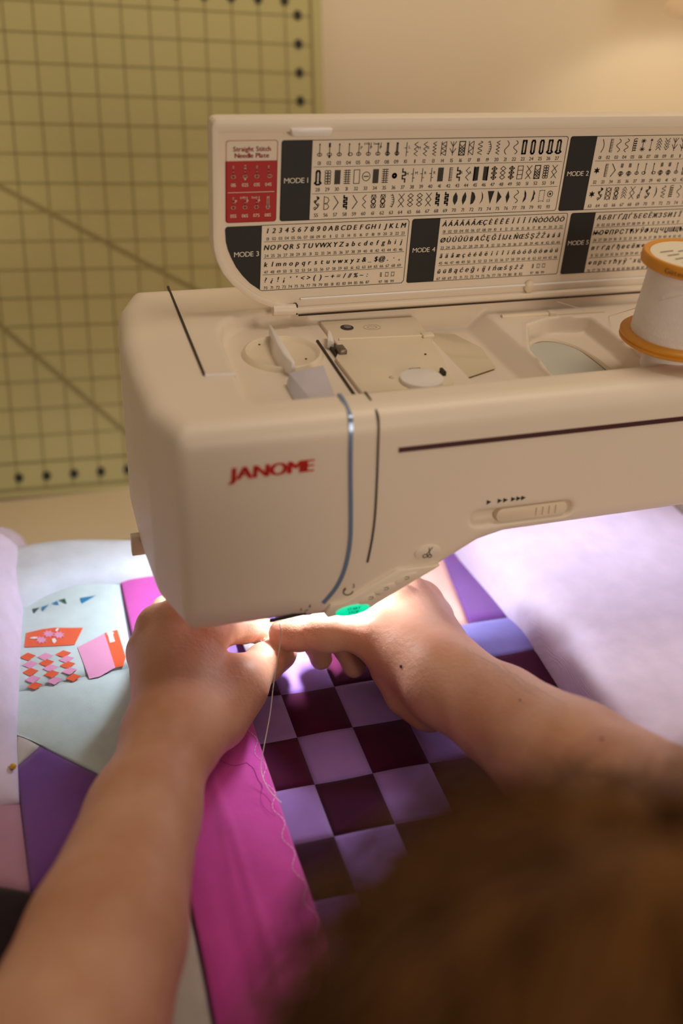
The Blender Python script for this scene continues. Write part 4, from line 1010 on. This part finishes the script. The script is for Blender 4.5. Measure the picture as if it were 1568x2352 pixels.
def chain(pts, rad): return [(pts[i], pts[i + 1], rad[i], rad[i + 1]) for i in range(len(pts) - 1)]
def union(sl, d, k): BF.D[sl] = smin(BF.D[sl], d, k)
# left arm and hand
LW = P3(395, 1690, .125)
lK = {2: P3(468, 1462, .140), 3: P3(408, 1428, .143), 4: P3(364, 1440, .136), 5: P3(342, 1500, .124)}
LS = np.array([-.075, -.075, .150]); LE = np.array([-.040, .165, .120])
larm = chain([LS, LE, P3(130, 2480, .130), P3(243, 2150, .125), P3(329, 1870, .124), P3(385, 1720, .125), LW], [.052, .043, .0415, .0360, .0288, .0238, .0232])
larm += [(LW + np.array([-.006, .0, -.002]), LW + np.array([.008, .002, -.004]), .0215, .0215)]
lpalm = [(LW, lK[2], .0190, .0132), (LW, lK[3], .0185, .0127), (LW, lK[4], .0180, .0122), (LW, lK[5], .0175, .0130), (P3(470, 1640, .116), P3(530, 1580, .116), .0190, .0165), (P3(440, 1660, .108), P3(420, 1520, .112), .020, .018), (P3(515, 1665, .106), P3(545, 1590, .112), .013, .0165)]
rpt = np.array
lf = {2: [lK[2], P3(556, 1440, .128), P3(606, 1452, .113), P3(640, 1468, .103)], 3: [lK[3], P3(500, 1398, .122), P3(548, 1412, .104), P3(575, 1438, .094)],
      4: [lK[4], P3(440, 1370, .120), P3(490, 1390, .102), P3(520, 1415, .093)], 5: [lK[5], P3(380, 1400, .116), P3(425, 1400, .102), P3(455, 1420, .094)]}
lthumb = [P3(478, 1648, .120), P3(545, 1568, .123), P3(608, 1522, .114), P3(646, 1498, .105)]
# right arm and hand
RWp = P3(1040, 1575, .135); RE = np.array([.300, .125, .205]); RS = np.array([.300, -.075, .190])
rK = {2: P3(905, 1392, .143), 3: P3(938, 1372, .139), 4: P3(968, 1382, .130), 5: P3(995, 1420, .118)}
rarm = chain([RS, RE, P3(1800, 2085, .190), P3(1560, 1932, .170), P3(1310, 1762, .150), P3(1145, 1640, .139), RWp], [.052, .044, .0420, .0400, .0350, .0275, .0240])
rpalm = [(RWp, rK[2], .0205, .0135), (RWp, rK[3], .0195, .0130), (RWp, rK[4], .0185, .0120), (RWp, rK[5], .0180, .0125), (P3(1000, 1545, .134), P3(885, 1470, .136), .0225, .0165), (P3(985, 1585, .116), P3(905, 1535, .118), .018, .015), (P3(985, 1625, .104), P3(935, 1600, .104), .0150, .0130)]
rf = {2: [rK[2], P3(750, 1430, .133), P3(728, 1478, .108), P3(737, 1512, .0955)], 3: [rK[3], P3(805, 1420, .127), P3(795, 1485, .107), P3(813, 1530, .0965)],
      4: [rK[4], P3(870, 1425, .118), P3(860, 1490, .104), P3(880, 1525, .0955)], 5: [rK[5], P3(930, 1460, .110), P3(915, 1510, .099), P3(935, 1545, .095)]}
rthumb = [P3(985, 1530, .138), P3(868, 1457, .141), P3(748, 1452, .138), P3(652, 1456, .127)]
for arm, palm, fing, thumb, kn in ((larm, lpalm, lf, lthumb, lK), (rarm, rpalm, rf, rthumb, rK)):
    D_prev = BF.D; BF.D = np.full_like(D_prev, 1.0)
    sl, d = put(arm, .007); union(sl, d, .004)
    sl, d = put(palm, .011); union(sl, d, .013)
    sl, d = put([(q, q + np.array([0, 0, .001]), .0105, .0105) for q in kn.values()], .002); union(sl, d, .008)
    base = BF.D.copy()
    for f_, pts in fing.items():
        s_ = {2: 1.0, 3: 1.02, 4: .97, 5: .85}[f_]
        sl, d = put(chain(pts, [.0108 * s_, .0093 * s_, .0084 * s_, .0076 * s_]) + [(pts[1], pts[1], .0100 * s_, .0100 * s_)], .004)
        BF.D[sl] = np.minimum(BF.D[sl], smin(base[sl], d, .007))
    dirn = (thumb[3] - thumb[2]) / np.linalg.norm(thumb[3] - thumb[2])
    sl, d = put(chain(thumb, [.0170, .0120, .0108, .0092]) + [(thumb[2], thumb[2], .0112, .0112), (thumb[3] - dirn * .010, thumb[3] - dirn * .004, .0108, .0102)], .006)
    BF.D[sl] = np.minimum(BF.D[sl], smin(base[sl], d, .012)); del base
    BF.D = np.minimum(BF.D, D_prev); del D_prev
# torso, neck and head
HC = np.array([.108, .050, .281])
fd = np.array([.04, .88, -.47]); fd /= np.linalg.norm(fd); rt = np.array([1., -.04, 0]); rt -= fd * (rt @ fd); rt /= np.linalg.norm(rt); upv = np.cross(rt, fd)
def hp(r, f, u): return HC + rt * r + fd * f + upv * u
chest = np.array([.112, -.115, .05]); NB = np.array([.113, -.055, .190])
torso = [(LS + [.03, -.01, .0], RS + [-.03, -.01, .0], .058, .058), (np.array([.04, -.115, .05]), np.array([.185, -.115, .06]), .085, .085), (np.array([.05, -.14, -.10]), np.array([.175, -.14, -.10]), .078, .078), (np.array([.04, -.15, -.22]), np.array([.185, -.15, -.22]), .088, .088), (chest, np.array([.112, -.14, -.18]), .09, .09)]
sl, d = put(torso, .05); union(sl, d, .035)
sl, d = put([(NB + np.array([0, -.02, -.03]), hp(0, -.035, -.05), .052, .050)], .01); union(sl, d, .04)
hd = [(hp(0, -.022, .018), hp(0, .012, .022), .072, .070), (hp(-.02, .025, -.05), hp(.02, .025, -.05), .042, .042), (hp(0, .055, -.082), hp(0, .058, -.080), .022, .022), (hp(-.025, .050, -.01), hp(.025, .050, -.01), .034, .034)]
sl, d = put(hd, .03); union(sl, d, .02)
sl, d = put([(hp(0, .082, .012), hp(0, .100, -.028), .007, .012)], .004); union(sl, d, .010)
sl, d = put([(hp(-.014, .083, -.056), hp(.014, .083, -.056), .006, .006), (hp(-.035, .078, .024), hp(.035, .078, .024), .007, .007)], .004); union(sl, d, .007)
for s_ in (-1, 1):
    sl, d = put([(hp(s_ * .076, -.012, .012), hp(s_ * .072, -.006, -.022), .013, .008)], .004); union(sl, d, .006)
V, Fq = BF.mesh(); del BF
m_skin = mat('skin', (208, 160, 135), 0.46, noise=0.10, nscale=26, dark=(190, 134, 107), bump=0.30, bscale=330, sss=0.14, sssr=(1, .32, .16), spec=0.4)
nt_ = m_skin.node_tree; b_ = nt_.nodes['Principled BSDF']; vo = nt_.nodes.new('ShaderNodeTexVoronoi'); vo.feature = 'DISTANCE_TO_EDGE'; vo.inputs['Scale'].default_value = 620
tc_ = nt_.nodes.new('ShaderNodeTexCoord'); bp_ = nt_.nodes.new('ShaderNodeBump'); bp_.inputs['Strength'].default_value = .14; bp_.inputs['Distance'].default_value = .0006
nt_.links.new(tc_.outputs['Object'], vo.inputs['Vector']); nt_.links.new(vo.outputs['Distance'], bp_.inputs['Height'])
old_ = b_.inputs['Normal'].links[0].from_socket; nt_.links.new(old_, bp_.inputs['Normal']); nt_.links.new(bp_.outputs[0], b_.inputs['Normal'])
body = np_mesh('body', V, Fq, m_skin, per)
# nails, moles, eyes
def nail(tip, back, up, w=.0062, l=.0070, r=.0104):
    d = (tip - back) / np.linalg.norm(tip - back); up = np.array(up, float); up -= d * (up @ d); up /= np.linalg.norm(up); sd = np.cross(d, up)
    V = []; F = []; nu, nv_ = 8, 8
    for j in range(nv_ + 1):
        for i in range(nu + 1):
            a = -1 + 2 * i / nu; b = -1 + 2 * j / nv_
            q = tip + d * (-.0016 + b * l) + sd * (a * w * (1 - .18 * max(0, b) ** 3)) + up * (r + .0003 - .0032 * a * a - .0022 * max(0, b) ** 2); V.append(q)
    k = len(V); V += [q - up * .0008 for q in V]
    for j in range(nv_):
        for i in range(nu):
            a = j * (nu + 1) + i; F += [(a, a + 1, a + nu + 2, a + nu + 1), (k + a, k + a + nu + 1, k + a + nu + 2, k + a + 1)]
    return mesh('fingernail', V, F, mat('nail', (242, 208, 198), 0.15, coat=.4), body, True)
vc = lambda p: (CAM - p) / np.linalg.norm(CAM - p)
nail(rthumb[3], rthumb[2], vc(rthumb[3]) + np.array([0, 0, .5])); nail(lthumb[3], lthumb[2], vc(lthumb[3]) * .6 + np.array([.3, 0, .7]))
nail(rf[3][3] + np.array([0, 0, -.001]), rf[3][2], np.array([.5, -.8, .2]), .0048, .0055, .0080)
from mathutils.bvhtree import BVHTree
bv = BVHTree.FromPolygons([Vector(v) for v in V.tolist()], [tuple(q) for q in Fq.tolist()])
def on_skin(px, py):
    d = Vector(ray(px, py)).normalized(); h = bv.ray_cast(Vector(CAM), d); return h
for px, py, r in ((920, 1530, .0014), (1381, 1697, .0011), (1194, 1608, .0009), (786, 1760, .0)):
    if r == 0: continue
    h = on_skin(px, py)
    if h[0] is None: continue
    p, nrm = np.array(h[0]), np.array(h[1]); t1 = np.cross(nrm, [.3, .2, .9]); t1 /= np.linalg.norm(t1); t2 = np.cross(nrm, t1)
    V2 = [p + nrm * .0005]; 
    for rr, hh_ in ((.6, .0004), (1.0, -.0003)):
        V2 += [p + r * rr * (math.cos(a) * t1 + math.sin(a) * t2) + nrm * hh_ for a in np.linspace(0, 2 * math.pi, 12, endpoint=False)]
    F2 = [(0, 1 + i, 1 + (i + 1) % 12) for i in range(12)] + [(1 + i, 13 + i, 13 + (i + 1) % 12, 1 + (i + 1) % 12) for i in range(12)]
    mesh('mole', V2, F2, mat('mole_brown', (62, 44, 40), 0.6), body, True)
for s_ in (-1, 1): MB().lathe([(.0005, -.010), (.007, -.007), (.0105, 0), (.007, .007), (.0005, .010)], hp(s_ * .030, .074, .008), 16).build('eye', mat('eye_white', (235, 230, 225), 0.2), body, True)
# fine hairs on the right forearm
rng = random.Random(11); hb_ = MB()
for i in range(260):
    t = rng.random(); px = 1070 + t * 240; py = 1490 + (px - 1070) * .55 + rng.uniform(0, 1) ** 2 * 60
    h = on_skin(px, py)
    if h[0] is None or abs(h[0].y - .4) > .2: continue
    p, nrm = np.array(h[0]), np.array(h[1]); g = np.array([-.6, .5, .1]) + np.array([rng.uniform(-.4, .4) for _ in range(3)]); g -= nrm * (g @ nrm) * .7; g /= np.linalg.norm(g)
    l = rng.uniform(.005, .011); hb_.tube([p, p + g * l * .5 + nrm * l * .35, p + g * l + nrm * l * .35], lambda q: .00006 * (1 - .7 * q), 3)
tag(hb_.build('arm_hair', mat('hair_fair', (232, 212, 198), 0.5), body), 'fine fair hairs on the forearm', None, None, 'stuff')
# hair: a cap of locks over the skull
rng = random.Random(5); hc = MB()
m_hair = mat('hair_brown', (108, 70, 27), 0.6, noise=0.5, nscale=60, dark=(30, 18, 8), bump=0.6, bscale=420, spec=0.3)
nu, nv_ = 72, 40; V2 = []; F2 = []
for j in range(nv_ + 1):
    th = math.pi * (.0 + .80 * j / nv_)
    for i in range(nu):
        ph = 2 * math.pi * i / nu; x = math.sin(th) * math.cos(ph); f_ = math.sin(th) * math.sin(ph); u = math.cos(th)
        wob = 1 + .030 * math.sin(9 * ph + 2 * math.sin(5 * th)) + .018 * math.sin(23 * ph + 7 * th)
        if f_ > .35 and u < .55: wob *= max(.70, 1 - (f_ - .35) * (.55 - u) * .9)
        V2.append(hp(x * .084 * wob, -.006 + f_ * .099 * wob, .014 + u * .092 * wob))
for j in range(nv_):
    for i in range(nu): F2.append((j * nu + i, (j + 1) * nu + i, (j + 1) * nu + (i + 1) % nu, j * nu + (i + 1) % nu))
F2.append(tuple(nv_ * nu + i for i in range(nu)))
hair = mesh('hair', V2, F2, m_hair, per, True); tag(hair, 'dark brown hair')
lk = MB()
for i in range(700):
    ph = rng.uniform(0, 2 * math.pi); P = []; t0 = rng.uniform(.05, .5); t1 = t0 + rng.uniform(.5, 1.1); lift = rng.uniform(1.0, 1.13)
    if 0.5 < ph < 2.6 and t1 > 1.0: t1 = 1.0
    dp_ = rng.uniform(-.3, .3)
    for k in range(7):
        t = t0 + (t1 - t0) * k / 6; q = ph + dp_ * k / 6 + .05 * math.sin(k + i); s_ = lift + .012 * math.sin(k * 1.3 + i)
        P.append(hp(math.sin(t) * math.cos(q) * .085 * s_, -.006 + math.sin(t) * math.sin(q) * .100 * s_, .014 + math.cos(t) * .093 * s_))
    lk.tube(P, lambda q: .0016 * (1 - .8 * q) + .0002, 4)
for i in range(520):
    ph = rng.uniform(0, 2 * math.pi); P = []; t0 = rng.uniform(.1, 1.0); t1 = t0 + rng.uniform(.3, .8); l0 = rng.uniform(1.0, 1.08); l1 = l0 + rng.uniform(.02, .24); dp_ = rng.uniform(-.6, .6)
    for k in range(6):
        t = t0 + (t1 - t0) * k / 5; q = ph + dp_ * k / 5; s_ = l0 + (l1 - l0) * math.sin(math.pi * k / 6)
        P.append(hp(math.sin(t) * math.cos(q) * .085 * s_, -.006 + math.sin(t) * math.sin(q) * .100 * s_, .014 + math.cos(t) * .093 * s_))
    lk.tube(P, .0005, 3)
tag(lk.build('hair_locks', mat('hair_gold', (128, 82, 32), 0.5, noise=.4, nscale=50), hair, True), 'loose strands of brown hair', None, None, 'stuff')
# shirt: follows torso and upper arms
SF = Field(np.arange(-.20, .45, .007), np.arange(-.29, .12, .007), np.arange(-.34, .29, .007))
sl, X, Y, Z = SF.block((-1, -1, -1), (1, 1, 1)); d = None
for a, b, ra, rb in torso + [(LS, LS + (LE - LS) * .55, .052, .047), (RS, RS + (RE - RS) * .55, .052, .048)]:
    e = cone(X, Y, Z, np.asarray(a, float), np.asarray(b, float), ra + .007, rb + .007); d = e if d is None else smin(d, e, .05)
d = smax(d, -(cone(X, Y, Z, NB + np.array([0, -.03, -.02]), hp(0, -.035, -.03), .058, .058)), .008)
SF.D[sl] = d; V3, F3 = SF.mesh(); np_mesh('shirt', V3, F3, fabric('shirt_grey', (70, 72, 84)), per)

# ------------------------------------------------------------------ machine work light (LED bar under the head)
lo = area_light('work_light', (.168, .490, .1785), (.205, .485, .05), .030, 0.62, (0.86, 0.93, 1.0), .012); lo.data.spread = math.radians(150); attach(lo, mac)
lo = area_light('work_light', (.095, .545, .1785), (.045, .580, .05), .060, 0.24, (0.78, 0.90, 1.0), .016); lo.data.spread = math.radians(155); attach(lo, mac)
lo = area_light('work_light', (.370, .550, .2165), (.350, .48, .05), .22, 0.23, (0.80, 0.85, 1.0), .02); attach(lo, mac)
